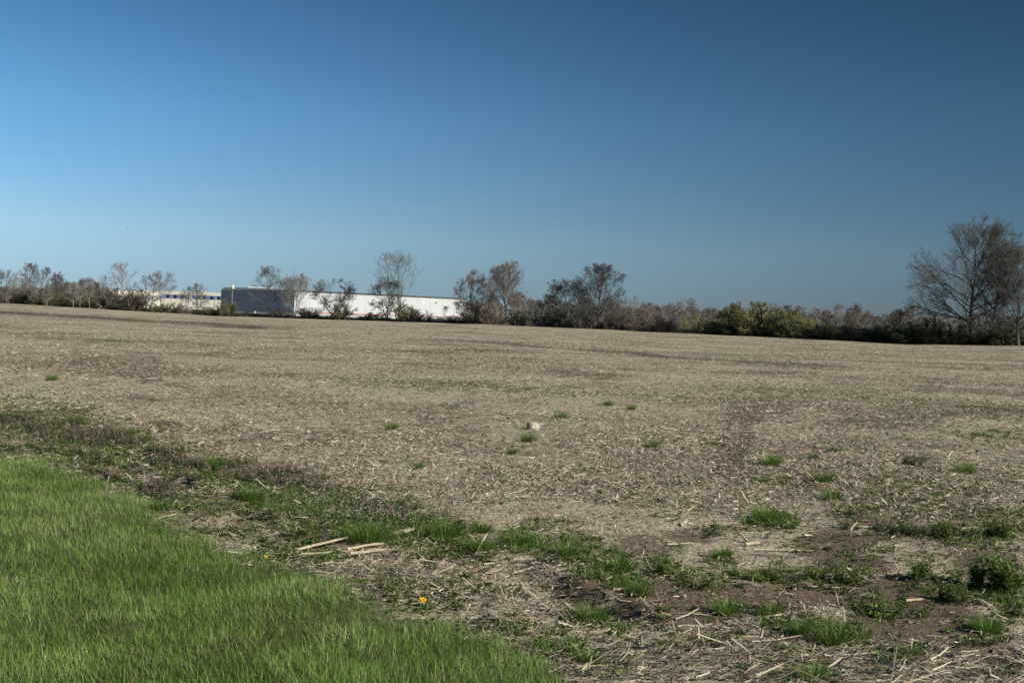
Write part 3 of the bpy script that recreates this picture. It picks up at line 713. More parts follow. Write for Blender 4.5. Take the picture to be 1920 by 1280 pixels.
BK = {'grey': (bark('bark_grey', (0.089, 0.083, 0.077), (0.189, 0.180, 0.167)), noise_mat('twig_grey', (0.088, 0.081, 0.076), (0.170, 0.159, 0.150), 3, .9, .1)),
      'pale': (bark('bark_pale', (0.170, 0.163, 0.148), (0.312, 0.302, 0.283)), noise_mat('twig_pale', (0.150, 0.138, 0.130), (0.270, 0.255, 0.241), 3, .9, .1)),
      'dark': (bark('bark_dark', (0.039, 0.037, 0.034), (0.090, 0.083, 0.078)), noise_mat('twig_dark', (0.048, 0.045, 0.043), (0.098, 0.091, 0.085), 3, .9, .1)),
      'red': (bark('bark_brown', (0.078, 0.073, 0.065), (0.150, 0.141, 0.128)), noise_mat('twig_reddish', (0.126, 0.103, 0.090), (0.218, 0.187, 0.163), 3, .9, .1)),
      'oak': (bark('bark_oak', (0.049, 0.048, 0.043), (0.111, 0.105, 0.094)), noise_mat('twig_oak', (0.060, 0.056, 0.050), (0.114, 0.106, 0.095), 3, .9, .1)),
      'pink': (bark('bark_pinkish', (0.105, 0.098, 0.091), (0.199, 0.187, 0.176)), noise_mat('twig_pinkish', (0.167, 0.145, 0.136), (0.283, 0.255, 0.240), 3, .9, .1))}
BUD = attr_mat('bud_leaf', [(0, (.09, .07, .05)), (.33, (.15, .12, .085)), (.5, (.07, .078, .034)), (.75, (.18, .19, .07)), (1, (.31, .31, .12))], .6, .25, .3, .25, .6)
def leafy(tips, n, size, v0, v1, r):
    i = r.integers(0, len(tips), n); P = tips[i] + r.normal(0, size * 1.3, (n, 3)); P[:, 2] = np.maximum(P[:, 2], size)
    U = unit(r.normal(0, 1, (n, 3))); Wv = unit(np.cross(U, r.normal(0, 1, (n, 3)))); s = size * r.uniform(.5, 1.3, n)
    V, Fs = strips(P, U, Wv, s, s * .7, Wv * 0 + np.array([0, 0, -1.]), s * .1, .5, 2)
    return V, Fs, np.repeat(r.uniform(v0, v1, n), 4)
def base_at(px, dist):
    """a point at this bearing and this far away, on the ground"""
    v = pdir(px, 600); x, y = v[0] / v[1] * dist, dist
    return x, y, float(gz(np.array([x]), np.array([y]), False)[0])
def px_scale(y): return F / y
def z_at(px, py, dist):
    v = pdir(px, py); return EYE + v[2] / v[1] * dist
def tree(px, top, wpx, off, style, kind, label, seed, leaf=None, lean=0.0, dens=1.0, name='bare_tree', cat='tree', group=None, tw=None):
    D = float(edge_d(px)) + off; x, y, z = base_at(px, D)
    Ht = z_at(px, top, D) - z; Wd = wpx * 1.1 * D / F
    if tw is None: tw = .0115 * (D / 200) ** .5
    (V1, F1), (V2, F2), tips = tree_arrays(seed, Ht, Wd, style, tw, dens)
    root = empty(name, (x, y, z - .05)); tag(root, label, cat, group)
    if lean:
        for V in (V1, V2, tips): V[:, 0] += lean * V[:, 2]
    tr = mobj('trunk', npmesh('trunk', V1, F1, BK[kind][0], smooth=True), root)
    cr = mobj('crown', npmesh('crown', V2, F2, BK[kind][1]), root)
    if leaf:
        n, s, v0, v1 = leaf; V, Fs, v = leafy(tips, n, s, v0, v1, np.random.default_rng(seed + 5))
        mobj('buds', npmesh('buds', V, Fs, BUD, {'v': v}), cr)
    return root
TREES = [
 # left end of the hedgerow
 (4, 505, 46, 6, 'multi', 'grey', 'bushy bare grey tree cut by the left edge of the photo', None, 0, .8),
 (36, 512, 44, 4, 'multi', 'pink', 'spreading bare pinkish tree, lower left neighbour of the tall thin-topped tree', None, 0, .8),
 (56, 494, 40, 14, 'oval', 'grey', 'tallest bare tree at the far left of the hedgerow, with a pointed crown', None, 0, .9),
 (84, 500, 26, 16, 'slim', 'grey', 'slim bare tree just left of the small oval tree at the far left', None, 0, .8),
 (107, 511, 30, 12, 'oval', 'grey', 'small dense oval bare tree above the left end of the cream wall', None, 0, 1),
 (128, 536, 26, 10, 'multi', 'grey', 'low thin bare tree in front of the left stretch of cream wall', None, 0, .7),
 (162, 522, 36, 3, 'multi', 'red', 'shaggy brownish green tree at the left end of the dark brown building', (4000, .12, .2, .7), 0, .9),
 (193, 517, 22, 25, 'slim', 'pale', 'faint slender bare tree rising behind the dark brown building', None, 0, .6),
 (227, 494, 52, 2, 'round', 'pale', 'round open bare tree with a pale trunk in front of the dark brown building', None, 0, .8),
 (276, 509, 42, 0, 'gnarl', 'dark', 'dark crooked tree with a thick black trunk at the right end of the brown building', None, .06, .8),
 (303, 508, 44, 5, 'ytree', 'pale', 'pale twin-stemmed bare tree leaning beside the black-trunked tree', None, 0, .8),
 (352, 537, 24, 30, 'slim', 'grey', 'small thin bare treetop above the white panel of the blue windows', None, 0, .7),
 (372, 531, 30, 34, 'oval', 'grey', 'small grey bare treetop behind the roof of the blue-windowed building', None, 0, .8),
 (377, 548, 26, 1, 'sapling', 'pale', 'pale sapling with a thin straight trunk below the blue windows', None, 0, .7),
 (340, 550, 26, 3, 'sapling', 'red', 'reddish sapling below the left end of the blue windows', None, 0, .7),
 (503, 500, 66, 2, 'round', 'grey', 'round bare tree standing before the dark blue warehouse wall', None, 0, .95),
 (553, 514, 60, 2, 'vase', 'pale', 'vase-shaped bare tree of many pale stems where the warehouse wall turns white', None, 0, .95),
 (538, 520, 26, 6, 'slim', 'red', 'narrow brownish tree squeezed between the round tree and the vase-shaped tree', None, 0, .8),
 (626, 525, 78, 0, 'gnarl', 'dark', 'low gnarled dark tree with a short thick trunk before the white warehouse', None, 0, 1.0),
 (727, 520, 62, 0, 'gnarl', 'dark', 'dark crooked tree leaning left at the foot of the tallest warehouse tree', None, -.09, 1.0),
 (745, 476, 104, 3, 'ytree', 'grey', 'tallest forked bare tree rising high above the white warehouse roof', None, .0, .68),
 (833, 574, 24, 1, 'sapling', 'grey', 'thin sapling before the plain white panels, left one of two', None, 0, .6),
 (868, 566, 40, 1, 'vase', 'grey', 'thin sapling by the right end of the white warehouse', None, 0, .5),
 (889, 510, 74, 1, 'multi', 'red', 'broad rust-tinted tree at the right end of the warehouse, left of a taller one', (5000, .08, .0, .35), 0, 1.0),
 (950, 495, 88, 4, 'fan', 'red', 'taller rust-tinted tree with a straight trunk right of the warehouse', (5500, .08, .0, .35), .0, 1.0),
 (996, 556, 34, 40, 'multi', 'grey', 'faint grey bare tree beyond the small white gable', None, 0, .9),
 (1066, 524, 88, 0, 'multi', 'dark', 'broad dark bare tree left of the tall dense one mid field edge', (1500, .08, 0, .2), -.02, 1.0),
 (1122, 498, 92, 1, 'oak', 'dark', 'tall dense dark tree with a rounded top near the middle of the field edge', (1500, .08, 0, .2), .02, 1.0),
 (1176, 556, 60, 2, 'multi', 'red', 'small orange-branched tree right of the tall dense dark tree', None, .03, .8),
 (1215, 574, 34, 5, 'multi', 'red', 'low reddish thin tree in the gap right of the orange-branched tree', None, 0, .7),
 (1262, 564, 36, 3, 'multi', 'pale', 'small pale bare tree, left of the pinkish one near the green bushes', None, 0, .8),
 (1285, 560, 40, 2, 'multi', 'pink', 'small pinkish budding tree left of the yellow-green bushes', (2500, .08, .2, .4), 0, .9),
 (1334, 576, 36, 40, 'oval', 'grey', 'rounded grey treetop just left of the big olive bush', None, 0, .8),
 (1498, 574, 26, 30, 'slim', 'grey', 'thin grey treetop just right of the big olive bush', None, 0, .7),
 (1530, 577, 24, 20, 'slim', 'pink', 'slender pinkish tree behind the low green bush', None, 0, .8),
 (1570, 569, 26, 14, 'slim', 'pale', 'slender whitish tree behind the dark hedge, paler than its neighbours', None, 0, .8),
 (1603, 572, 36, 18, 'oval', 'red', 'brownish pointed tree right of the slender whitish tree', None, 0, .9),
 (1640, 588, 30, 24, 'multi', 'grey', 'low grey treetop midway between the brownish pointed tree and the big tree', None, 0, .8),
 (1686, 579, 30, 12, 'slim', 'dark', 'dark thin treetop just left of the low boughs of the big tree', None, 0, .8),
 (1712, 572, 44, 14, 'oval', 'red', 'reddish brown treetop behind the lowest boughs of the big tree', None, 0, .9),
 (1822, 412, 196, 2, 'oak', 'oak', 'biggest bare tree at the right, with a wide crown and thick dark trunk', (2500, .07, .2, .6), -.02, 1.15),
 (1860, 452, 96, 4, 'fan', 'oak', 'second big bare tree right of the biggest, growing close beside it', None, .02, 1.0),
 (1911, 466, 120, 1, 'fan', 'oak', 'big bare tree cut by the right edge of the photo', (1500, .07, .2, .6), .0, 1.0),
]
for i, (px, top, w, off, st, kd, lb, lf, ln, dn) in enumerate(TREES):
    tree(px, top, w, off, st, kd, lb, 500 + i * 3, lf, ln, dn)

# ------------------------------------------------------------------ bushes
def bush_arrays(seed, nst=34, lw=1.0, tw=.012):
    """unit bush: about 1 high and 1.2 wide"""
    r = np.random.default_rng(seed); C = np.array([0, 0, .42]); rad = np.array([.62, .62, .58])
    a = r.uniform(0, 6.28, nst); q = np.sqrt(r.random(nst)) * .33; P = np.stack([q * np.cos(a), q * np.sin(a), np.zeros(nst)], -1)
    le = np.abs(r.normal(.35, .3, nst)); D = unit(np.stack([np.cos(a) * np.sin(le), np.sin(a) * np.sin(le), np.cos(le)], -1))
    L = exitd(P, D, C, rad) * r.uniform(.6, 1.02, nst); R = r.uniform(1.2, 2.2, nst) * tw
    J, DD, RR = polyl(r, P, D, L, R, 5, .14, .02); S = [(J, RR)]
    for m, lr in ((5, .42), (4, .5)):
        P, D, L2, R2 = spawn(r, J, DD, RR, None, m, .12, .65, .05, lr, .7, np.linalg.norm(J[:, -1] - J[:, 0], axis=-1))
        L2 = np.minimum(L2, exitd(P, D, C, rad * 1.05) + .04); R2 = np.maximum(R2, tw * .8)
        J, DD, RR = polyl(r, P, D, L2, R2, 3, .16, .02, .6); S.append((J, RR))
    Vs, Fs, k = [], [], 0
    for J_, R_ in S:
        V, Fq = frusta(J_[:, :-1].reshape(-1, 3), J_[:, 1:].reshape(-1, 3), R_[:, :-1].ravel(), R_[:, 1:].ravel(), 3); Vs.append(V); Fs.append(Fq + k); k += len(V)
    return np.vstack(Vs), np.vstack(Fs), J.reshape(-1, 3)
# style: twig material, leaf count, leaf size (share of bush), leaf tone range
BST = {'olive': ('twig_olive', (0.055, 0.052, 0.037), (0.110, 0.105, 0.074), 9500, .024, .58, .95), 'yellow': ('twig_yellow', (0.101, 0.096, 0.066), (0.187, 0.179, 0.126), 8500, .024, .68, 1.0),
       'brown': ('twig_brown', (0.083, 0.068, 0.056), (0.168, 0.143, 0.121), 1500, .03, .12, .45), 'dark': ('twig_dusky', (0.033, 0.030, 0.027), (0.068, 0.065, 0.056), 3800, .034, .42, .60),
       'grey': ('twig_brush', (0.082, 0.074, 0.068), (0.156, 0.145, 0.134), 700, .03, .0, .5), 'rust': ('twig_rust', (0.122, 0.089, 0.074), (0.205, 0.157, 0.131), 1600, .03, .15, .36),
       'green': ('twig_green', (0.041, 0.043, 0.030), (0.082, 0.087, 0.060), 8000, .026, .45, .78)}
BM, BPROTO = {}, {}
for k_, (nm, a_, b_, nl_, ls_, v0_, v1_) in BST.items():
    BM[k_] = noise_mat(nm, a_, b_, 3, .9, .1)
    BPROTO[k_] = []
    for s_ in range(3):
        V, Fq, tips = bush_arrays(900 + s_ * 7 + len(nm)); r_ = np.random.default_rng(s_)
        LV, LF, lv = leafy(tips, nl_, ls_, v0_, v1_, r_)
        ms = npmesh('stems', V, Fq, BM[k_]); ml = npmesh('leaves', LV, LF, BUD, {'v': lv})
        BPROTO[k_].append((ms, ml, V, Fq, LV, LF, lv))
def bush(px, top, wpx, off, kind, label, i, group=None, name='bush'):
    D = float(edge_d(px)) + off; x, y, z = base_at(px, D); h = z_at(px, top, D) - z; w = wpx * D / F
    ms, ml = BPROTO[kind][i % 3][:2]
    root = empty(name, (x, y, z - .1), (i * 1.7) % 6.28); root.scale = (w / 1.24, w / 1.24 * .9, h); tag(root, label, 'bush', group)
    mobj('stems', ms, root); mobj('leaves', ml, root)
BUSHES = [
 (14, 540, 60, 0, 'brown', 'dull brown bush at the left edge of the photo below a bare tree'),
 (62, 545, 58, -1, 'dark', 'dark bush under the tallest tree at the far left'),
 (98, 552, 44, -1, 'olive', 'olive green bush at the foot of the small oval tree'),
 (136, 561, 70, -2, 'dark', 'low blackish bush below the cream wall on the left'),
 (164, 536, 44, 0, 'olive', 'tall olive bush under the shaggy brownish tree'),
 (206, 541, 64, 0, 'brown', 'wide brown bush before the left half of the dark brown building'),
 (248, 543, 60, 0, 'rust', 'rusty brown bush before the right half of the dark brown building'),
 (236, 566, 70, -2, 'dark', 'low dark green bush under the rusty brown one'),
 (296, 572, 36, 0, 'olive', 'small olive bush right of the black trunk'),
 (322, 570, 44, 0, 'brown', 'tan bush below the left end of the blue windows'),
 (352, 577, 40, 0, 'rust', 'low reddish bush below the white panel between blue windows'),
 (392, 578, 34, 0, 'olive', 'small green bush left of the dark blue wall corner'),
 (425, 564, 44, -1, 'yellow', 'yellow-green bush at the left corner of the dark blue warehouse wall'),
 (462, 584, 36, 0, 'grey', 'low grey scrub right of the yellow-green corner bush'),
 (520, 580, 44, 0, 'brown', 'low brown bush under the round bare tree'),
 (578, 580, 40, 0, 'dark', 'dark low bush at the foot of the vase-shaped tree'),
 (640, 568, 38, -1, 'yellow', 'yellow-green bush right of the gnarled short trunk'),
 (702, 588, 40, -1, 'dark', 'small dark bush left of the leaning crooked tree'),
 (765, 574, 50, 0, 'olive', 'leafy green bush before the white wall right of the tallest forked tree'),
 (790, 585, 50, 0, 'brown', 'brown scrubby bush beside the leafy green one at the white wall'),
 (845, 593, 60, 0, 'grey', 'low grey scrub under the plain white panels'),
 (890, 580, 64, -1, 'dark', 'dark tangled bush hiding the right foot of the warehouse'),
 (930, 572, 60, 0, 'rust', 'rusty bush between the two rust-tinted trees'),
 (972, 585, 44, -1, 'green', 'dark green bush left of the small white gable'),
 (1022, 580, 54, 0, 'grey', 'grey brush left of the broad dark tree'),
 (1052, 588, 50, -1, 'dark', 'dark bush under the broad dark tree'),
 (1098, 578, 60, 1, 'grey', 'grey brush between the two dark trees'),
 (1150, 585, 60, 0, 'brown', 'brown bush under the right side of the tall dense tree'),
 (1200, 590, 56, 0, 'rust', 'rusty bush right of the orange-branched tree'),
 (1240, 593, 50, 0, 'brown', 'brown low bush left of the small pale tree'),
 (1306, 594, 60, 0, 'yellow', 'bright yellow-green bush left of the big olive bush'),
 (1346, 606, 50, -2, 'dark', 'dark bush in front of the big olive bush on its left side'),
 (1375, 581, 80, 1, 'yellow', 'left shoulder of green bushes, lighter than the big olive bush'),
 (1420, 571, 100, 1, 'olive', 'big olive bush, tallest of the green bushes along the field edge'),
 (1472, 582, 70, 1, 'olive', 'olive bush merging with the right side of the biggest one'),
 (1505, 598, 60, 0, 'yellow', 'low yellow-green bush right of the olive bushes'),
 (1550, 612, 70, -1, 'dark', 'dark low bush under the slender whitish tree'),
 (1600, 612, 76, -1, 'dark', 'blackish bush under the brownish pointed tree'),
 (1650, 611, 76, -1, 'dark', 'long blackish bush left of the low boughs of the big tree'),
 (1700, 607, 70, -1, 'green', 'dark green bush under the tips of the lowest boughs'),
 (1745, 598, 64, 0, 'green', 'mossy green bush left of the biggest trunk'),
 (1790, 610, 60, 1, 'dark', 'dark bush touching the biggest trunk from the left'),
 (1845, 606, 50, 4, 'grey', 'grey brush between the two big trunks'),
 (1888, 606, 60, 3, 'dark', 'dark bush between the second trunk and the right edge'),
]
for i, (px, top, w, off, kd, lb) in enumerate(BUSHES): bush(px, top - 4, w * (1.4 if kd in ('olive', 'yellow') and px > 1300 else 1.15), off, kd, lb, i)

def mass(name, label, spots, kinds):
    """an uncountable tangle: bush shapes merged, twigs and leaves as two meshes of one thing"""
    SV, SF, LV, LF, lv = [], [], [], [], []; a = b = 0
    r = np.random.default_rng(len(spots))
    for (px, topm, w, D) in spots:
        x, y, z = base_at(px, D); kd = kinds[r.integers(len(kinds))]; _, _, V, Fq, V2, F2, v2 = BPROTO[kd][r.integers(3)]
        sel = slice(0, len(F2) // 2); sc = np.array([w / 1.24, w / 1.24, topm])
        an = r.uniform(0, 6.28); c, s = math.cos(an), math.sin(an); Rm = np.array([[c, s, 0], [-s, c, 0], [0, 0, 1]])
        half = len(V) ; Vt = (V @ Rm) * sc + (x, y, z - .1); SV.append(Vt); SF.append(Fq + a); a += len(Vt)
        V2h = V2[:len(F2) // 2 * 4]; Vt = (V2h @ Rm) * sc + (x, y, z - .1); LV.append(Vt); LF.append(F2[sel] + b); lv.append(v2[:len(V2h)]); b += len(Vt)
    o = mobj(name, npmesh(name, np.vstack(SV), np.vstack(SF), BM[kinds[0]])); tag(o, label, 'brush', kind='stuff')
    mobj('leaves', npmesh('leaves', np.vstack(LV), np.vstack(LF), BUD, {'v': np.concatenate(lv)}), o)
sp = []
for px in np.arange(-160, 262, 13): D = float(edge_d(px)); sp.append((px + rng.uniform(-6, 6), rng.uniform(3.2, 5.0), rng.uniform(6, 9), D + rng.uniform(1, 9)))
mass('hedgerow_brush', 'tangled brown brush filling the hedgerow on the far left', sp, ['brown', 'dark', 'brown', 'olive'])
sp = []
for px in np.arange(270, 900, 9):
    D = float(edge_d(px)); hh = 1.7 if px < 410 else 1.15
    sp.append((px + rng.uniform(-5, 5), rng.uniform(.6, 1.1) * hh, rng.uniform(3.5, 6), D + rng.uniform(0, 5)))
mass('understory_brush', 'low dark scrub along the foot of the warehouse walls', sp, ['dark', 'brown', 'grey', 'olive'])
sp = []
for px in np.arange(890, 1360, 12): D = float(edge_d(px)); sp.append((px + rng.uniform(-5, 5), rng.uniform(1.1, 2.4), rng.uniform(3.0, 6), D + rng.uniform(0, 16)))
mass('thicket_brush', 'grey brown thicket between the middle trees', sp, ['grey', 'brown', 'grey', 'rust', 'dark'])
sp = []
for px in np.arange(1330, 2120, 11): D = float(edge_d(px)); sp.append((px + rng.uniform(-5, 5), rng.uniform(1.8, 2.9), rng.uniform(3.5, 6), D + rng.uniform(2, 10)))
mass('hedge_bottom_brush', 'blackish brush at the foot of the hedge on the right', sp, ['dark', 'dark', 'dark', 'green'])
# distant wood, reads as one grey mass
def far_wood():
    pr = [tree_arrays(700 + k, 1.0, .62, ['oval', 'slim', 'multi'][k % 3], .0042, .8) for k in range(5)]
    Vs, Fs, k = [], [], 0; r = np.random.default_rng(3)
    for px in np.concatenate([np.arange(965, 1345, 8.5), np.arange(1180, 1960, 8.0), np.arange(-150, 210, 15)]):
        D = r.uniform(330, 520) if px < 1345 else r.uniform(270, 380)
        top = np.interp(px, [-150, 200, 965, 1010, 1180, 1345, 1500, 1600, 1700, 1960], [534, 538, 562, 566, 578, 582, 586, 588, 592, 600]) + r.normal(0, 5)
        x, y, z = base_at(px + r.uniform(-4, 4), D); h = max(z_at(px, top, D) - z, 3)
        (V1, F1), (V2, F2), _ = pr[r.integers(5)]
        an = r.uniform(0, 6.28); c, s = math.cos(an), math.sin(an); Rm = np.array([[c, s, 0], [-s, c, 0], [0, 0, 1]])
        for V, Fq in ((V1, F1), (V2, F2[::2])):
            Vs.append((V @ Rm) * h + (x, y, z)); Fs.append(Fq + k); k += len(V)
    o = mobj('far_wood', npmesh('far_wood', np.vstack(Vs), np.vstack(Fs), noise_mat('far_twigs', (.16, .148, .135), (.27, .25, .225), .15, .9, .1)))
    tag(o, 'far off leafless wood along the horizon', 'wood', kind='stuff')
far_wood()

# ------------------------------------------------------------------ buildings
WHITE = noise_mat('white_cladding', (.43, .435, .44), (.49, .495, .50), .3, .5, .3)
NAVY = noise_mat('navy_cladding', (.020, .029, .043), (.028, .038, .056), .3, .9, .05)
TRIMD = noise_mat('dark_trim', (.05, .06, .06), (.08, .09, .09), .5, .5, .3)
REDT = noise_mat('red_stripe', (.42, .04, .05), (.52, .06, .07), .5, .5, .3)
PLINTH = noise_mat('grey_green_plinth', (.30, .34, .31), (.38, .42, .39), .4, .8, .2)
CREAM = noise_mat('cream_wall', (.46, .44, .37), (.54, .52, .44), .3, .8, .2)
BROWNW = noise_mat('brown_wall', (.075, .06, .05), (.12, .10, .082), .3, .8, .2)
BLUEP = noise_mat('blue_panel', (.085, .13, .30), (.11, .16, .35), .6, .5, .3)
GLASS, _nt, _b = newmat('dark_glass', .12, .6); _b.inputs['Base Color'].default_value = (.012, .02, .03, 1)
SEAM = noise_mat('panel_joint', (.34, .34, .36), (.42, .42, .44), 1, .7, .2)
ROOFM = noise_mat('roof_membrane', (.35, .35, .34), (.45, .45, .44), .4, .9, .1)

def at(px, dist):
    v = pdir(px, 600); return np.array([v[0] / v[1] * dist, dist])
def wall_box(mb, a, b, z0, z1, th, inn):
    """box along a-b, proud outward by th (towards the camera side) and reaching in by inn"""
    d = (b - a) / np.linalg.norm(b - a); n = np.array([d[1], -d[0]])
    p = [a + n * th, b + n * th, b - n * inn, a - n * inn]
    area = sum(p[i][0] * p[(i + 1) % 4][1] - p[(i + 1) % 4][0] * p[i][1] for i in range(4))
    if area < 0: p = p[::-1]
    mb.slab([tuple(q) for q in p], z0, z1)
def building():
    HT = 11.6; hr = HT - EYE
    def dist_for(px, top):      # distance at which this roof height appears here
        v = pdir(px, top); return hr * v[1] / v[2]
    dN, dR = dist_for(476, 539.6), dist_for(873, 559)
    N, Rr = at(476, dN), at(873, dR)
    T = N + (Rr - N) * ((at(551, 1)[0] * N[1] - N[0]) / ((Rr - N)[0] - at(551, 1)[0] * (Rr - N)[1]))   # point where the blue ends
    root = empty('warehouse', (N[0], N[1], -2.2)); tag(root, 'long white and dark blue metal warehouse with a red stripe near its base', 'warehouse')
    o = np.array([0, 0])
    def L(p): return p - N
    def B(name, m, fn, parent=root):
        mb = MB(); fn(mb); return mb.build(name, m, parent)
    z0, zt = 0.0, HT + 2.2
    stripe = 2.2 + 1.55
    B('wall', WHITE, lambda mb: wall_box(mb, L(T), L(Rr), z0 + stripe + .25, zt - .8, 0, 23))
    dirw = (Rr - N) / np.linalg.norm(Rr - N); k_ = at(413, 1)[0]; A = N + dirw * ((k_ * N[1] - N[0]) / (dirw[0] - k_ * dirw[1]))
    zA = 1.05 * 10.0 + 2.2 - .15
    def gable(name, m, za0, zb0, za1, zb1, pr, inn):
        mb = MB(); n = np.array([dirw[1], -dirw[0]]); p = [L(A) + n * pr, L(N) + n * pr, L(T) + n * pr, L(T) - n * inn, L(N) - n * inn, L(A) + n * pr + A / np.linalg.norm(A) * (inn + pr)]
        lo = [za0, zb0, zb0, zb0, zb0, za0]; hi = [za1, zb1, zb1, zb1, zb1, za1]
        mb.v = [(q[0], q[1], h) for q, h in zip(p, lo)] + [(q[0], q[1], h) for q, h in zip(p, hi)]
        mb.f = [(0, 5, 4, 1), (1, 4, 3, 2), (6, 7, 10, 11), (7, 8, 9, 10), (0, 1, 7, 6), (1, 2, 8, 7), (2, 3, 9, 8), (3, 4, 10, 9), (4, 5, 11, 10), (5, 0, 6, 11)]
        return mb.build(name, m, root)
    w = gable('wall', NAVY, z0 + stripe - .3, z0 + stripe - .3, zA - .4, zt - .8, 0, 24); w['label'] = 'dark blue wall'
    gable('fascia', TRIMD, zA - .4, zt - .8, zA, zt, .18, 24.2)
    B('plinth', PLINTH, lambda mb: wall_box(mb, L(T) , L(Rr), z0, z0 + stripe - .05, -.15, 22))
    w = B('plinth', TRIMD, lambda mb: wall_box(mb, L(A), L(T) , z0, z0 + stripe - .3, -.15, 22)); w['label'] = 'dark plinth'  # base below the blue wall, in the dark trim colour
    B('stripe', REDT, lambda mb: wall_box(mb, L(T), L(Rr), z0 + stripe - .05, z0 + stripe + .25, .06, .5))
    B('fascia', TRIMD, lambda mb: wall_box(mb, L(T) + dirw * .01, L(Rr), zt - .8, zt, .18, 24.2))
    # panel joints
    e = L(Rr) - L(T); Lw = np.linalg.norm(e); nj = 13
    for k in range(1, nj):
        p = L(T) + e * k / nj; q = p + e / Lw * .22
        B('panel_joint', SEAM, lambda mb: wall_box(mb, p, q, z0 + stripe + .3, zt - .85, .05, .3))
    def spot(px, w_m, za, zb, m, name, pr=.12):
        t = ((at(px, 1)[0] * (N[1])) - N[0]) / ((Rr - N)[0] - at(px, 1)[0] * (Rr - N)[1]); p = L(N + (Rr - N) * t); u = e / Lw
        return B(name, m, lambda mb: wall_box(mb, p - u * w_m / 2, p + u * w_m / 2, za, zb, pr, .3))
    spot(792, 1.0, 2.2 + 7.6, 2.2 + 9.0, noise_mat('white_box', (.85, .85, .85), (.9, .9, .9), 1, .5), 'wall_cabinet', .25)
    spot(816, .7, 2.2 + 8.2, 2.2 + 8.9, TRIMD, 'vent', .3)
    spot(720.5, 1.3, .6, .6 + 3.0, noise_mat('door_white', (.8, .8, .8), (.86, .86, .86), 1, .5), 'door', .12)
    spot(740, 1.6, 1.4, 1.4 + 2.0, noise_mat('door_pale', (.55, .6, .62), (.6, .65, .68), 1, .5), 'door', .12)
    spot(477.5, .9, 1.3, 1.3 + 2.4, noise_mat('door_dull', (.22, .27, .32), (.26, .31, .36), 1, .5), 'door', .2)
    spot(488, 14, zt + .02, zt + .35, WHITE, 'roof_curb', .1)
    # recessed end and sloping white lean-to on the right
    RL = L(Rr)
    u = e / Lw
    w = B('end_wall', BROWNW, lambda mb: wall_box(mb, RL + u * .1 + np.array([0, 12.]), RL + u * 26 + np.array([0, 12.]), z0, zt - 1.7, 0, 20))
    mb = MB(); nrm = np.array([u[1], -u[0]]) ; nrm = nrm if nrm @ (-Rr) > 0 else -nrm
    p0, p1 = RL + u * .05 + nrm * .02, RL + u * 5.6 + nrm * .02; q0, q1 = p0 - nrm * 8, p1 - nrm * 8
    v = [(p0[0], p0[1], z0), (p1[0], p1[1], z0), (p1[0], p1[1], z0 + stripe + 2.4), (p0[0], p0[1], z0 + stripe + 4.7)]
    v += [(q0[0], q0[1], z0), (q1[0], q1[1], z0), (q1[0], q1[1], z0 + stripe + 2.4), (q0[0], q0[1], z0 + stripe + 4.7)]
    mb.v = v; mb.f = [(0, 1, 2, 3), (4, 7, 6, 5), (3, 2, 6, 7), (1, 5, 6, 2), (0, 3, 7, 4), (0, 4, 5, 1)]
    mb.build('lean_to', WHITE, root)
    # ---- low office block with blue windows, behind and to the left
    HO = 10.0; ho = HO - EYE
    def df(px, top, h): v = pdir(px, top); return h * v[1] / v[2]
    a0, b0 = at(262, df(262, 543.6, ho)), at(430, df(430, 549.6, ho))
    root = empty('office_block', (a0[0], a0[1], -2.2)); tag(root, 'low cream building with a band of blue panels and dark windows', 'building')
    def L(p): return p - a0
    e = b0 - a0; Le = np.linalg.norm(e); u = e / Le
    HZ = HO + 2.2; zb1 = HZ - 1.7; zb0 = zb1 - 1.95
    def B2(name, m, x0, x1, za, zb, pr, inn=.4):
        mb = MB(); wall_box(mb, L(a0 + u * x0), L(a0 + u * x1), za, zb, pr, inn); return mb.build(name, m, root)
    B2('wall', CREAM, 0, Le, 0, zb0, 0, 30); B2('parapet', CREAM, 0, Le, zb1, HZ, .12, 30.1)
    B2('window_band', BLUEP, 0, Le, zb0, zb1, -.15, 29)
    def xs(px):
        t = at(px, 1)[0]; return (t * a0[1] - a0[0]) / (u[0] - t * u[1])
    for px in (313, 327, 341, 369.5, 382, 395.5, 409, 422):
        x = xs(px); B2('window', GLASS, x - .75, x + .75, zb0 + .02, zb1 - .02, -.05, .3)
    x = xs(355.5); B2('wall_panel', WHITE, x - .8, x + .8, zb0 + .02, zb1 - .02, .03, .3)
    for px in (320.5, 348, 376, 402):
        x = xs(px); B2('downpipe', SEAM, x - .08, x + .08, 0, HZ - .3, .25, .1)
    # cream stretch further left
    a0, b0 = at(70, df(70, 540.3, ho - 1.2)), at(205, df(205, 543.5, ho - 1.2)); e = b0 - a0; Le = np.linalg.norm(e); u = e / Le; HZ = HO - 1.2 + 2.2
    root = empty('cream_building', (a0[0], a0[1], -2.2)); tag(root, 'long low cream building seen through the trees left of the brown one', 'building')
    B2('wall', CREAM, 0, Le, 0, HZ - 3.5, 0, 30); B2('parapet', CREAM, 0, Le, HZ - 1.7, HZ, .12, 30.1)
    B2('window_band', noise_mat('dull_band', (.22, .22, .2), (.3, .3, .28), .5, .7), 0, Le, HZ - 3.5, HZ - 1.7, -.15, 29)
    for px in (104, 111, 118, 126, 131, 144, 151):
        x = xs(px); B2('window', GLASS, x - .85, x + .85, HZ - 3.48, HZ - 1.72, -.05, .3)
    for px in (129, 242):
        pass
    # dark brown block with a thin pale roof trim, nearer
    hb = 8.2; a0, b0 = at(168, df(168, 541.3, hb)), at(267, df(267, 544.2, hb)); e = b0 - a0; Le = np.linalg.norm(e); u = e / Le
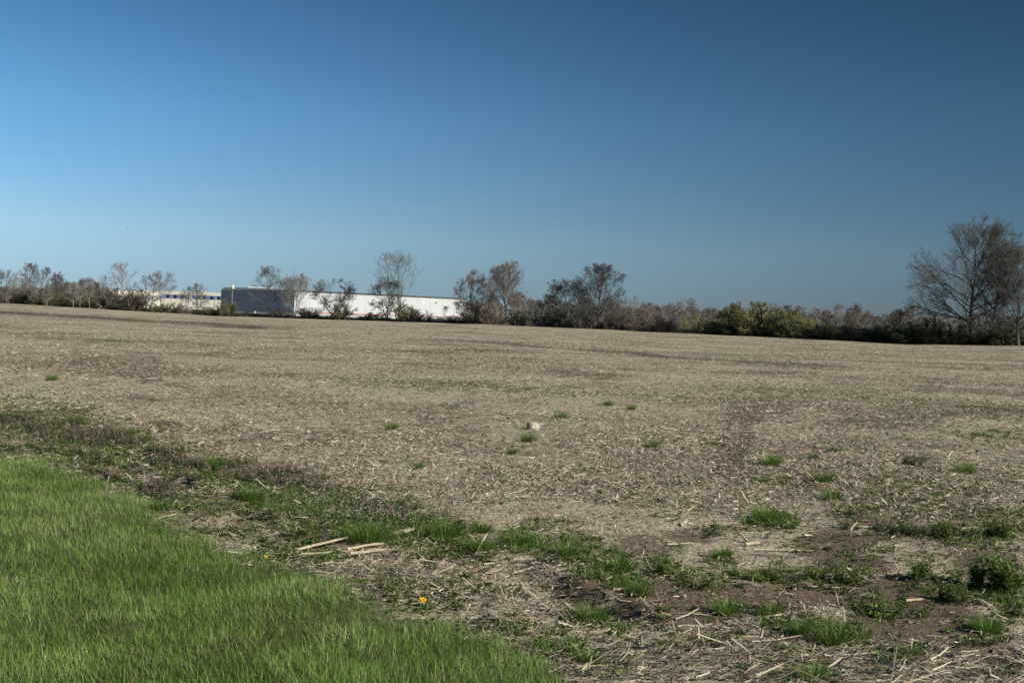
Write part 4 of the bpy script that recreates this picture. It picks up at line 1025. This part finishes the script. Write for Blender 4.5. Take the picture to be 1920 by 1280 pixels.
    root = empty('brown_building', (a0[0], a0[1], -2.2)); tag(root, 'dark brown flat-roofed building with thin pale roof trim behind the left trees', 'building')
    HZ = hb + EYE + 2.2
    B2('wall', BROWNW, 0, Le, 0, HZ - .35, 0, 24); B2('roof_trim', WHITE, 0, Le, HZ - .35, HZ, .15, 24.1)
    hb = 9; a0, b0 = at(-60, df(-60, 536, hb)), at(78, df(78, 541, hb)); e = b0 - a0; Le = np.linalg.norm(e); u = e / Le; HZ = hb + EYE + 2.2
    root = empty('grey_building', (a0[0], a0[1], -2.2)); tag(root, 'dark grey flat-roofed building behind the trees at the far left', 'building')
    B2('wall', BROWNW, 0, Le, 0, HZ - .35, 0, 24); B2('roof_trim', WHITE, 0, Le, HZ - .35, HZ, .15, 24.1)
    # small white gabled house
    x, y, z = base_at(989, 420); s = 420 / F
    root = empty('small_house', (x, y, z)); tag(root, 'tiny white gabled house showing between bare trees right of the warehouse', 'house')
    zw = z_at(989, 602, 420) - z; zr = z_at(989, 594, 420) - z; hw = 4.5 * s
    mb = MB(); mb.box(-hw, hw, 0, 7, 0, zw); mb.build('wall', WHITE, root)
    mb = MB(); mb.v = [(-hw, .0, zw), (hw, .0, zw), (0, .0, zr), (-hw, 7, zw), (hw, 7, zw), (0, 7, zr)]; mb.f = [(0, 1, 2), (3, 5, 4)]; mb.f += [(0, 3, 4, 1)]; mb.build('gable', WHITE, root)
    mb = MB()
    for sgn in (-1, 1):
        b = len(mb.v); k = .25; xe = sgn * (hw + k); ze = zw - .15
        mb.v += [(xe, -.3, ze), (0, -.3, zr + .04), (0, 7.3, zr + .04), (xe, 7.3, ze), (xe, -.3, ze + .18), (0, -.3, zr + .24), (0, 7.3, zr + .24), (xe, 7.3, ze + .18)]
        mb.f += [tuple(b + i for i in q) for q in ((0, 1, 2, 3), (4, 7, 6, 5), (0, 4, 5, 1), (3, 2, 6, 7), (0, 3, 7, 4))]
    mb.build('roof', ROOFM, root)
    # mast with a cream head in front of the dark blue wall
    D = 420; x, y, z = base_at(434, D); root = empty('light_mast', (x, y, z)); tag(root, 'tall thin mast with a cream head before the dark blue wall', 'mast')
    zt = z_at(434, 534.5, D) - z; zm = z_at(434, 543.5, D) - z
    mb = MB(); mb.tube([(0, 0, 0), (0, 0, zm * .6), (0, 0, zm)], [.16, .13, .11]); mb.build('pole', noise_mat('mast_paint', (.20, .17, .12), (.28, .24, .17), 1, .7), root, True)
    hm = noise_mat('mast_head', (.72, .64, .42), (.8, .72, .5), 1, .6)
    mb = MB(); mb.tube([(0, 0, zm), (0, 0, zm + .25), (.12, 0, zm + .3), (.12, 0, zt - .3), (.0, 0, zt)], [.22, .30, .42, .42, .30], 10); mb.build('lamp_head', hm, root, True)
building()

#@@PART3
# ------------------------------------------------------------------ single plants and pieces lying on the field
def width_at(px, py, wpx):
    x, y, z = ground_hit(px, py); return x, y, z, wpx * math.hypot(x, y) / F
TP = [proto_tuft(400 + k, 230, .5, 1.0) for k in range(3)]
def tuft_mesh(seed, R, Hh, k):
    V, Fq, v = proto_tuft(seed, k, R * .6, Hh); return npmesh('grass_tuft', V, Fq, GRASS, {'v': np.clip(v - .26, 0, 1)})
def tuft(px, py, wpx, label, seed, hk=1.0):
    x, y, z, w = width_at(px, py, wpx); R = w / 2; Hh = min(max(w * .74, .075), .19) * hk
    o = mobj('grass_tuft', tuft_mesh(seed, R, Hh, int(160 + 1900 * R)), None, (x, y, z)); tag(o, label, 'grass tuft', 'single grass tufts in the field'); return o
TUFTS = [
 (98, 713, 26, 'grass tuft far out on the left, above the left end of the purple band'), (142, 798, 40, 'dark flat grass tuft on the straw just above the purple band, left one of two'),
 (240, 790, 14, 'tiny grass tuft directly above the round tuft on the upper edge of the purple band'), (242, 818, 30, 'bright round grass tuft on the upper edge of the purple band'),
 (273, 827, 26, 'smaller grass tuft touching the right of the bright round one by the purple band'),
 (735, 806, 26, 'small grass tuft a stone\'s throw left of the white stone'), (785, 878, 24, 'lone grass tuft on straw below and left of the white stone'),
 (962, 851, 22, 'small bright grass tuft below the weedy one in front of the white stone'), (990, 829, 36, 'flat weedy tuft right in front of the white stone'),
 (1050, 786, 28, 'dark round tuft just right of the white stone'), (1140, 761, 22, 'left one of two small bright tufts beyond the white stone'),
 (1184, 768, 20, 'right one of two small bright tufts beyond the white stone'), (1222, 841, 28, 'dull dark tuft right of the white stone and nearer'),
 (1448, 873, 46, 'dark green tuft beside the bare track, largest of the distant tufts on the right'), (1525, 861, 24, 'small tuft right of the tuft beside the bare track'),
 (1561, 848, 24, 'small pale tuft farthest back in the right-hand group'), (1430, 905, 26, 'small tuft below the dark tuft beside the bare track, left one of a pair'),
 (1474, 902, 26, 'small tuft below the dark tuft beside the bare track, right one of a pair'), (1546, 906, 44, 'bushy dark tuft right of the pair of small tufts'),
 (1558, 938, 40, 'olive tuft just below the bushy dark one'), (1438, 978, 62, 'large leafy tuft standing at the near end of the bare track'),
 (1485, 990, 30, 'small tuft touching the right foot of the large leafy one'), (1812, 887, 38, 'tuft by the right edge level with the brownish purple clump'),
 (1355, 1046, 42, 'upright fresh tuft above the row of low leafy weeds'), (1198, 1118, 50, 'fresh tuft on the corner where the earth bank ends'),
 (1165, 1072, 56, 'dark clump of grass just above the tuft at the end of the bank'), (1360, 1152, 50, 'isolated spiky tuft on bare brown soil'),
 (1562, 1212, 84, 'biggest grass tuft, dome shaped, near the bottom right'), (1498, 1192, 50, 'grass tuft leaning on the left side of the biggest one'),
 (1448, 1154, 44, 'thin low tuft between the isolated spiky tuft and the biggest one'), (1712, 1232, 44, 'short tuft at the bottom right of the biggest one'),
 (1478, 1226, 40, 'small tuft under the left side of the biggest one'), (1525, 1280, 70, 'dark tuft cut by the bottom edge of the photo'),
 (1850, 1186, 60, 'ragged tuft with a dry tan heart near the right edge'), (1110, 1166, 66, 'low spreading tuft between lawn edge and the end of the bank'),
 (905, 1000, 46, 'low bright tuft left of the clump on the bank'), (975, 1024, 60, 'dense tall clump of grass on the middle of the bank'),
 (1065, 1046, 60, 'yellowish clump of grass right of the dense tall one on the bank'), (690, 1016, 110, 'wide soft clump of grass above the pair of split stalks'),
 (835, 1010, 70, 'low grass clump on the bank right of the upright husk'), (905, 1048, 56, 'fine olive grass clump in front of the bank'),
 (400, 880, 50, 'yellowish grass clump at the dark gap in the purple band'), (470, 940, 56, 'dark grass clump below the purple band'),
 (300, 958, 44, 'pale green clump at the upper lawn edge'), (1100, 1246, 60, 'coarse grass clump beside the broad-leaved plant at the lawn corner'),
]
for i, t in enumerate(TUFTS): tuft(t[0], t[1], t[2], t[3], 1000 + i, 1.15 if i in (26, 27, 24) else 1.0)

def herb(px, py, wpx, hpx, label, seed, n, tone=0.0):
    x, y, z, w = width_at(px, py, wpx); h = hpx * math.hypot(x, y) / F
    parts = []; r = np.random.default_rng(seed)
    for k in range(n):
        PV, PF, pv = proto_herb(seed * 3 + k, h * r.uniform(.8, 1.1), 16, h * .30); a = r.uniform(0, 6.28); q = math.sqrt(r.random()) * w * .33
        parts.append((PV + (q * math.cos(a), q * math.sin(a), 0), PF, pv + tone))
    V, Fq, v = join(parts); o = mobj('leafy_weed', npmesh('leafy_weed', V, Fq, WEED, {'v': np.clip(v, 0, 1)}), None, (x, y, z - .004)); tag(o, label, 'weed', 'single leafy weeds on the soil')
def rosette(px, py, wpx, label, seed, k=16, up=.5, tone=0.0):
    x, y, z, w = width_at(px, py, wpx); PV, PF, pv = proto_rosette(seed, k, w / 2, w / 2 * .24, up)
    P2, F2, p2 = proto_rosette(seed + 1, k, w / 3, w / 3 * .26, up * 1.7); V, Fq, v = join([(PV, PF, pv + tone), (P2, F2, p2 + tone + .1)])
    o = mobj('leafy_weed', npmesh('leafy_weed', V, Fq, WEED, {'v': np.clip(v, 0, 1)}), None, (x, y, z + .004)); tag(o, label, 'weed', 'single leafy weeds on the soil')
herb(1720, 1090, 48, 48, 'upright bright green weed casting a long shadow on bare soil', 31, 3, .1)
herb(1885, 1108, 84, 68, 'biggest upright leafy weed, by the right edge', 32, 7, .05)
herb(1840, 1098, 50, 46, 'upright leafy weed growing left of the biggest one', 33, 3, .08)
herb(1765, 1012, 40, 40, 'bright leafy weed rising from the purple brown clump', 34, 3, .05)
herb(1690, 1006, 56, 26, 'dusky low weed behind the light bare patch', 35, 4, -.3)
herb(1715, 876, 58, 22, 'brownish purple weed clump on straw, farther right', 36, 4, -.35)
herb(1865, 1010, 60, 36, 'dark leafy weed left of the right edge, behind the biggest one', 37, 4, -.2)
herb(1610, 972, 60, 22, 'low weed patch behind the long bleached stalk on the right', 38, 4, -.15)
herb(1285, 1090, 36, 28, 'small fresh weed right of the bank end', 39, 2, .05)
herb(1242, 1078, 46, 30, 'greyish weed between bank end and the small fresh one', 40, 3, -.2)
herb(1790, 1128, 90, 34, 'sprawling weed at the foot of the upright bright one', 41, 6, -.05)
herb(1590, 1096, 60, 34, 'dense low weed at the right end of the leafy row', 42, 4, -.1)
herb(1520, 1088, 60, 26, 'low weed in the middle of the leafy row', 43, 4, .0)
herb(1440, 1088, 60, 26, 'low weed at the left end of the leafy row', 44, 4, .05)
rosette(1645, 1150, 64, 'flat toothed rosette between the leafy row and the biggest tuft', 51, 18, .5)
rosette(885, 942, 24, 'small star-shaped leafy plant on straw above the bank', 52, 12, .9, .15)
rosette(1085, 1232, 74, 'broad-leaved yellow-green plant at the lawn corner', 53, 18, .7, .15)
rosette(1068, 1216, 44, 'smaller broad-leaved plant touching the big one at the lawn corner', 54, 12, .7, .1)
rosette(1665, 1250, 50, 'dark green leafy plant at the bottom right corner area', 55, 14, .8, -.1)
rosette(1360, 1236, 24, 'tiny upright plant with round leaves near the bottom edge', 56, 9, 1.0, .15)
rosette(700, 1072, 34, 'light green leafy sprig by the dark burrow near the lawn', 57, 12, .6, .15)
rosette(1310, 1104, 70, 'grey-green flat weed on brown soil left of the leafy row', 58, 16, .35, -.15)

STALK = noise_mat('stalk_rind', (.34, .27, .17), (.60, .52, .37), 30, .7, .2, .5, (12, 12, 1.2))
STALKG = noise_mat('stalk_weathered', (.14, .12, .10), (.30, .265, .22), 30, .8, .1, .5, (12, 12, 1.2))
HUSK = noise_mat('husk_dry', (.38, .31, .20), (.66, .57, .42), 25, .7, .2, .4, (10, 2, 10))
def stalk(px, py, Lpx, ang, label, seed, rad=.009, mat=STALK, rise=0.0, bend=.04):
    """ang: heading on the ground in degrees from the camera's right, anticlockwise"""
    r = random.Random(seed); x, y, z = ground_hit(px, py); d = math.hypot(x, y); L = Lpx * d / F
    a = math.radians(ang); f = abs(math.sin(a)); L = L / max(.35, math.sqrt(math.cos(a) ** 2 + (f * EYE / d) ** 2)) if rise < .3 else L
    root = empty('corn_stalk', (x, y, z + rad * .8)); tag(root, label, 'corn stalk', 'larger pieces of corn stalk')
    n = 9; pts = []; rr = []
    for i in range(n):
        t = i / (n - 1) - .5; s = L * t; o = bend * L * (1 - 4 * t * t) * r.choice((1,)) + r.uniform(-.002, .002)
        X, Y = s * math.cos(a) - o * math.sin(a), s * math.sin(a) + o * math.cos(a)
        gzv = float(gz(np.array([x + X]), np.array([y + Y]))[0]) - z
        pts.append((X, Y, (gzv * .6 + .006 if rise < .3 else 0) + max(0, (t + .5)) * L * rise)); rr.append(rad * (1 + .28 * (i in (2, 6))) * (1 - .25 * (t + .5)))
    mb = MB(); mb.tube(pts, rr, 9, False); b = len(mb.v)
    # open pith at both ends, set slightly inside
    for e, k in ((0, 1), (n - 1, -1)):
        ring = [mb.v[e * 9 + q] for q in range(9)]; c = [sum(v[j] for v in ring) / 9 for j in range(3)]; dv = [pts[e + k][j] - pts[e][j] for j in range(3)]
        c = tuple(c[j] + dv[j] * .12 for j in range(3)); ci = len(mb.v); mb.v.append(c)
        for q in range(9):
            f_ = (e * 9 + q, e * 9 + (q + 1) % 9, ci); mb.f.append(f_ if e == 0 else f_[::-1])
    mb.build('stalk', mat, root, True)
    if r.random() < .6:   # a torn strip of sheath
        s0 = r.randrange(2, 6); p = np.array([pts[s0]]); U = unit(np.array([[math.cos(a + .4), math.sin(a + .4), .25]])); Wv = unit(np.cross(U, [[0, 0, 1.]]))
        V, Fs = strips(p, U, Wv, np.array([L * .35]), np.array([rad * 1.6]), np.array([[0, 0, 1.]]), np.array([-L * .06]), .3, 5)
        mobj('leaf_sheath', npmesh('leaf_sheath', V, Fs, HUSK), root)
STALKS = [
 (603, 1030, 92, 28, 'long pale stalk slanting upward in the fan of stalks by the lawn', .010, STALK, .12), (600, 1042, 84, 14, 'stalk lying under the long pale one in the fan by the lawn', .007, STALK, .05),
 (578, 1040, 62, 160, 'thin curved stalk crossing the fan of stalks from the left', .005, STALK, .05), (693, 1040, 70, 14, 'lower one of the two split stalks under the wide grass clump', .011, STALK, .06),
 (686, 1030, 66, 20, 'upper one of the two split stalks under the wide grass clump', .010, STALK, .1), (640, 1036, 50, 175, 'flat pale stalk left of the two split stalks', .006, STALK, 0),
 (903, 1047, 34, 60, 'short stalk stub standing up in front of the bank', .008, STALK, .9), (930, 1047, 44, 2, 'pale stalk lying right of the standing stub', .006, STALK, 0),
 (985, 1054, 40, 4, 'thick pale stalk at the foot of the bank', .010, STALK, 0), (912, 1006, 36, 2, 'straight pale stalk among grass on top of the bank', .008, STALK, 0),
 (745, 1078, 90, -18, 'long dark brown stalk lying before the lawn', .007, STALKG, 0), (888, 1128, 66, -10, 'dark grey stalk right of the yellow flower', .011, STALKG, 0),
 (870, 1120, 40, 170, 'thin straw-coloured stalk right behind the yellow flower', .005, STALK, 0), (360, 828, 30, -14, 'short bleached stalk above the dark gap in the purple band', .007, STALK, .06),
 (375, 836, 20, 60, 'stub leaning on the short bleached stalk above the purple band', .008, STALK, .4), (395, 861, 36, 22, 'straight bleached stalk at the right end of the purple band', .006, STALK, .05),
 (562, 973, 32, 14, 'pale stalk in green weeds below the blossom patch', .007, STALK, .03), (672, 904, 34, 18, 'thin stalk on straw above the blossom patch', .005, STALK, .05),
 (699, 902, 24, 48, 'slanting thin stalk on straw above the blossom patch', .005, STALK, .3), (788, 928, 22, 16, 'short pale chip of stalk above the bank', .006, STALK, 0),
 (1278, 1023, 56, 6, 'curved pale stalk on bare soil in the middle right', .007, STALK, .02), (1412, 1024, 30, 14, 'thick chopped stalk piece above the fresh tuft', .013, STALK, .1),
 (1396, 1016, 24, 120, 'short stalk end leaning on the thick chopped piece', .010, STALK, .5), (1470, 1036, 110, -3, 'long bleached stalk lying in the dark litter', .006, STALK, .02),
 (1450, 1044, 80, -12, 'grey stalk under the long bleached one', .008, STALKG, 0), (1636, 992, 70, 3, 'long bleached stalk behind the light bare patch', .008, STALK, .02),
 (1600, 995, 26, 50, 'short forked stub at the left end of the stalk behind the bare patch', .007, STALK, .5), (1835, 992, 60, 6, 'pale stalk among dark weeds near the right edge', .006, STALK, .02),
 (1615, 932, 24, 3, 'short pale stalk level with the olive tuft', .007, STALK, 0), (1655, 843, 30, 6, 'small distant pale stalk on the right of the field', .006, STALK, 0),
 (1905, 903, 30, 22, 'pale stalk touching the right edge of the photo', .007, STALK, .05), (1225, 1252, 90, -22, 'long brown stalk pointing at the bottom edge', .009, STALKG, .02),
 (1200, 1246, 100, -24, 'long straight stalk lying above the long brown one', .007, STALK, .04), (1270, 1184, 44, -24, 'grey hollow stalk below the bank end', .010, STALKG, .02),
 (1300, 1178, 60, 4, 'thin twisted stalk right below the bare soil', .005, STALK, .04), (1286, 1218, 52, -14, 'thick grey stalk in the litter at the bottom', .011, STALKG, .0),
 (1310, 1202, 26, 88, 'upright stub in the litter at the bottom', .006, STALK, .9), (1204, 1222, 28, 95, 'grey upright stub left of the thick grey stalk', .007, STALKG, .9),
 (1265, 1206, 30, 8, 'pale flat stalk in the litter left of the upright stub', .009, STALK, 0), (1430, 1204, 46, -10, 'reddish brown stalk left of the biggest tuft', .009, STALKG, .02),
 (1450, 1160, 34, 18, 'stalk with a raised end below the thin low tuft', .007, STALK, .12), (1570, 1133, 20, 95, 'thin upright stub on bare soil above the biggest tuft', .004, STALK, .9),
 (1508, 1148, 14, 90, 'tiny upright stub on bare soil left of the thin one', .005, STALK, .9), (1715, 1128, 34, 14, 'flat pale stalk piece on bare soil below the upright bright weed', .008, STALK, 0),
 (1770, 1262, 150, -14, 'longest grey stalk at the bottom right', .010, STALKG, .0), (1640, 1258, 120, -12, 'long grey stalk left of the longest one at the bottom right', .010, STALKG, .0),
 (1600, 1238, 40, 3, 'pale stalk just below the biggest tuft', .006, STALK, 0), (1810, 1248, 30, 4, 'short pale stalk above the longest grey one', .008, STALK, 0),
 (1720, 1042, 36, -30, 'curved tan stalk lying beside the upright bright weed', .004, STALK, .02), (1010, 1145, 40, -20, 'short grey stalk in the litter before the bank', .009, STALKG, 0),
 (1010, 1170, 34, 8, 'pale stalk in the litter near the lawn corner', .008, STALK, 0), (930, 1165, 60, -28, 'bundle-like brown stalk near the lawn edge right of the yellow flower', .009, STALKG, .0),
 (740, 1128, 46, 4, 'thin tan stalk left of the yellow flower', .005, STALK, 0), (1116, 1152, 26, 8, 'white flat chip of stalk on the path-like bare soil', .008, STALK, 0),
 (1157, 1136, 20, 30, 'short pinkish stub in the hollow below the bank', .009, STALK, .1), (950, 795, 20, 4, 'short white stalk lying left of the white stone', .009, STALK, 0),
]
for i, (px, py, L, an, lb, rd, mt, ri) in enumerate(STALKS): stalk(px, py, L, an, lb, 60 + i, rd, mt, ri)
def husk(px, py, wpx, ang, label, seed):
    r = np.random.default_rng(seed); x, y, z, w = width_at(px, py, wpx); n, m = 9, 6; V = []
    for i in range(n):
        t = i / (n - 1); ww = w * .32 * math.sin(math.pi * (t * .85 + .1)) ** .7
        for j in range(m):
            s = j / (m - 1) - .5; V.append((w * (t - .5) + r.normal(0, .001), ww * math.sin(s * 2.2), .004 + ww * .55 * (1 - math.cos(s * 2.2)) * 1.2 + .035 * t * t + r.normal(0, .0012)))
    V = np.array(V); a = math.radians(ang); c, s = math.cos(a), math.sin(a); V = V @ np.array([[c, s, 0], [-s, c, 0], [0, 0, 1]])
    Fq = np.array([(i * m + j, i * m + j + 1, (i + 1) * m + j + 1, (i + 1) * m + j) for i in range(n - 1) for j in range(m - 1)])
    o = mobj('corn_husk', npmesh('corn_husk', V, Fq, HUSK, smooth=True), None, (x, y, z)); so = o.modifiers.new('thickness', 'SOLIDIFY'); so.thickness = .0015
    tag(o, label, 'corn husk', 'dry corn husks')
husk(757, 1002, 44, 28, 'frayed pale husk in the grass right of the blossom patch', 1)
husk(922, 1078, 34, 10, 'tan boat-shaped husk in the litter in front of the bank', 2)
husk(1122, 1192, 44, -12, 'torn white husk beside the low spreading tuft', 3)
husk(1098, 1262, 26, 70, 'grey husk tip standing at the lawn corner by the bottom edge', 4)
husk(985, 1192, 36, -40, 'brown crumpled husk between lawn corner and yellow flower', 5)
husk(700, 1062, 22, 60, 'small greyish husk by the light green sprig', 6)
husk(1285, 985, 24, 60, 'small bright husk on the soil beyond the curved pale stalk', 7)

# ---- white stone
def stone():
    x, y, z = ground_hit(999, 805); d = math.hypot(x, y); s = d / F; w, h = 21 * s, 15 * s
    import bmesh
    bm = bmesh.new(); bmesh.ops.create_cube(bm, size=1); bmesh.ops.subdivide_edges(bm, edges=bm.edges[:], cuts=7, use_grid_fill=True)
    r = random.Random(5)
    for v in bm.verts:
        p = v.co.copy(); q = p.normalized() * .62; p = p.lerp(q, .55)
        tx = 1.0 - .10 * (p.z + .5); p.x *= tx; p.y *= tx
        nz = (math.sin(p.x * 9 + 1) * math.sin(p.y * 8 + 2) + math.sin(p.z * 11 + p.x * 5)) * .018 + r.uniform(-.008, .008)
        p += p.normalized() * nz; p.z += .08 * p.x * -1
        v.co = Vector((p.x * w, p.y * w * .85, (p.z + .44) * h * 1.06))
    me = bpy.data.meshes.new('field_stone'); bm.to_mesh(me); bm.free(); me.polygons.foreach_set('use_smooth', [True] * len(me.polygons))
    me.materials.append(noise_mat('limestone', (.26, .23, .17), (.46, .43, .34), 14, .9, .1, .6)); o = mobj('field_stone', me, None, (x, y, z - .01)); o.rotation_euler = (0, 0, .75)
    tag(o, 'white block-shaped stone lying alone in the middle of the straw field', 'stone')
stone()

# ---- dandelions
YEL = noise_mat('dandelion_petal', (.70, .42, .008), (.80, .55, .02), 90, .6, .2)
def dandelion(px, py, wpx, label, hz, tilt):
    x, y, z, w = width_at(px, py, wpx); root = empty('dandelion', (x, y, z)); tag(root, label, 'dandelion')
    mb = MB(); mb.tube([(0, 0, 0), (.004, 0, hz * .5), (0, 0, hz)], [.002, .0018, .0018], 6); mb.build('stem', WEED, root, True)
    V, Fq, k = [], [], 0; r = np.random.default_rng(int(px)); Rm = Matrix.Rotation(tilt, 3, 'X')
    parts = []
    for ring, (cnt, L, el) in enumerate(((22, .5, .05), (20, .42, .3), (16, .32, .6), (10, .2, 1.0))):
        a = np.arange(cnt) * 2 * math.pi / cnt + ring * .2 + r.normal(0, .06, cnt); e = np.full(cnt, el) + r.normal(0, .08, cnt)
        U = np.stack([np.cos(a) * np.cos(e), np.sin(a) * np.cos(e), np.sin(e)], -1); Wv = np.stack([-np.sin(a), np.cos(a), 0 * a], -1)
        Vv, Ff = strips(np.zeros((cnt, 3)), U, Wv, w * L * r.uniform(.9, 1.1, cnt), np.full(cnt, w * .11), np.tile([0, 0, -1.], (cnt, 1)), np.full(cnt, w * .04), .8, 3)
        parts.append((Vv, Ff, np.zeros(len(Vv))))
    V, Fq, _ = join(parts); V = V @ np.array(Rm).T + (0, 0, hz)
    mobj('flower_head', npmesh('flower_head', V, Fq, YEL), root)
    PV, PF, pv = proto_rosette(int(px), 10, .07, .014, .3)
    for i in range(0, 10): mobj('leaf', npmesh('leaf', PV[i * 5:i * 5 + 5], PF[:2], WEED, {'v': np.clip(pv[i * 5:i * 5 + 5] + .15, 0, 1)}), root)
dandelion(792, 1136, 16, 'open yellow dandelion flower low in the litter just beyond the lawn edge', .035, .35)
dandelion(497, 1047, 9, 'tiny half-hidden yellow dandelion by the lawn edge left of the stalk fan', .012, .6)

# ---- bird
def bird():
    D = 190.0; v = pdir(240, 429); x, z = v[0] / v[1] * D, EYE + v[2] / v[1] * D
    s = 8.5 * D / F / 2     # half span
    me = bpy.data.meshes.new('bird'); V = []; Fq = []
    # body: rings along Y(flight to the left = -X)
    prof = [(-.62, .02, .0), (-.52, .07, .01), (-.40, .09, .02), (-.2, .15, .0), (.05, .16, -.01), (.3, .10, .0), (.5, .06, .01), (.75, .09, .0)]; n = 8
    for i, (xx, rr, zz) in enumerate(prof):
        fl = .25 if i == len(prof) - 1 else 1
        for k in range(n):
            a = 2 * math.pi * k / n; V.append((xx, rr * math.cos(a) * (1.6 if i == len(prof) - 1 else 1), zz + rr * math.sin(a) * fl))
    for i in range(len(prof) - 1):
        for k in range(n): Fq.append((i * n + k, i * n + (k + 1) % n, (i + 1) * n + (k + 1) % n, (i + 1) * n + k))
    Fq.append(tuple(range(n))[::-1]); Fq.append(tuple((len(prof) - 1) * n + k for k in range(n)))
    # wings: thick aerofoil sections, arched down at the tips
    for sg in (-1, 1):
        b = len(V); sec = [(.08, -.28, .24, .03, .05), (.45, -.34, .2, .18, .04), (.85, -.22, .16, .22, .03), (1.3, -.05, .18, .06, .02), (1.75, .12, .24, -.22, .01)]
        for (yy, xf, xb, zz, th) in sec: V += [(xf, sg * yy, zz), ((xf + xb) / 2, sg * yy, zz + th), (xb, sg * yy, zz), ((xf + xb) / 2, sg * yy, zz - th * .4)]
        for i in range(len(sec) - 1):
            for k in range(4):
                q = (b + i * 4 + k, b + i * 4 + (k + 1) % 4, b + (i + 1) * 4 + (k + 1) % 4, b + (i + 1) * 4 + k); Fq.append(q if sg > 0 else q[::-1])
        Fq.append(tuple(b + (len(sec) - 1) * 4 + k for k in range(4)))
    me.from_pydata([(a * s * .62, c * s * .6, d * s * .62) for a, c, d in V], [], Fq); me.update(); me.materials.append(noise_mat('dark_feathers', (.02, .02, .022), (.05, .048, .045), 20, .8, .2))
    me.polygons.foreach_set('use_smooth', [True] * len(me.polygons))
    o = mobj('bird', me, None, (x, D, z)); o.rotation_euler = (.12, -.08, math.radians(68)); tag(o, 'dark bird gliding with arched wings in the sky above the left trees', 'bird')
bird()
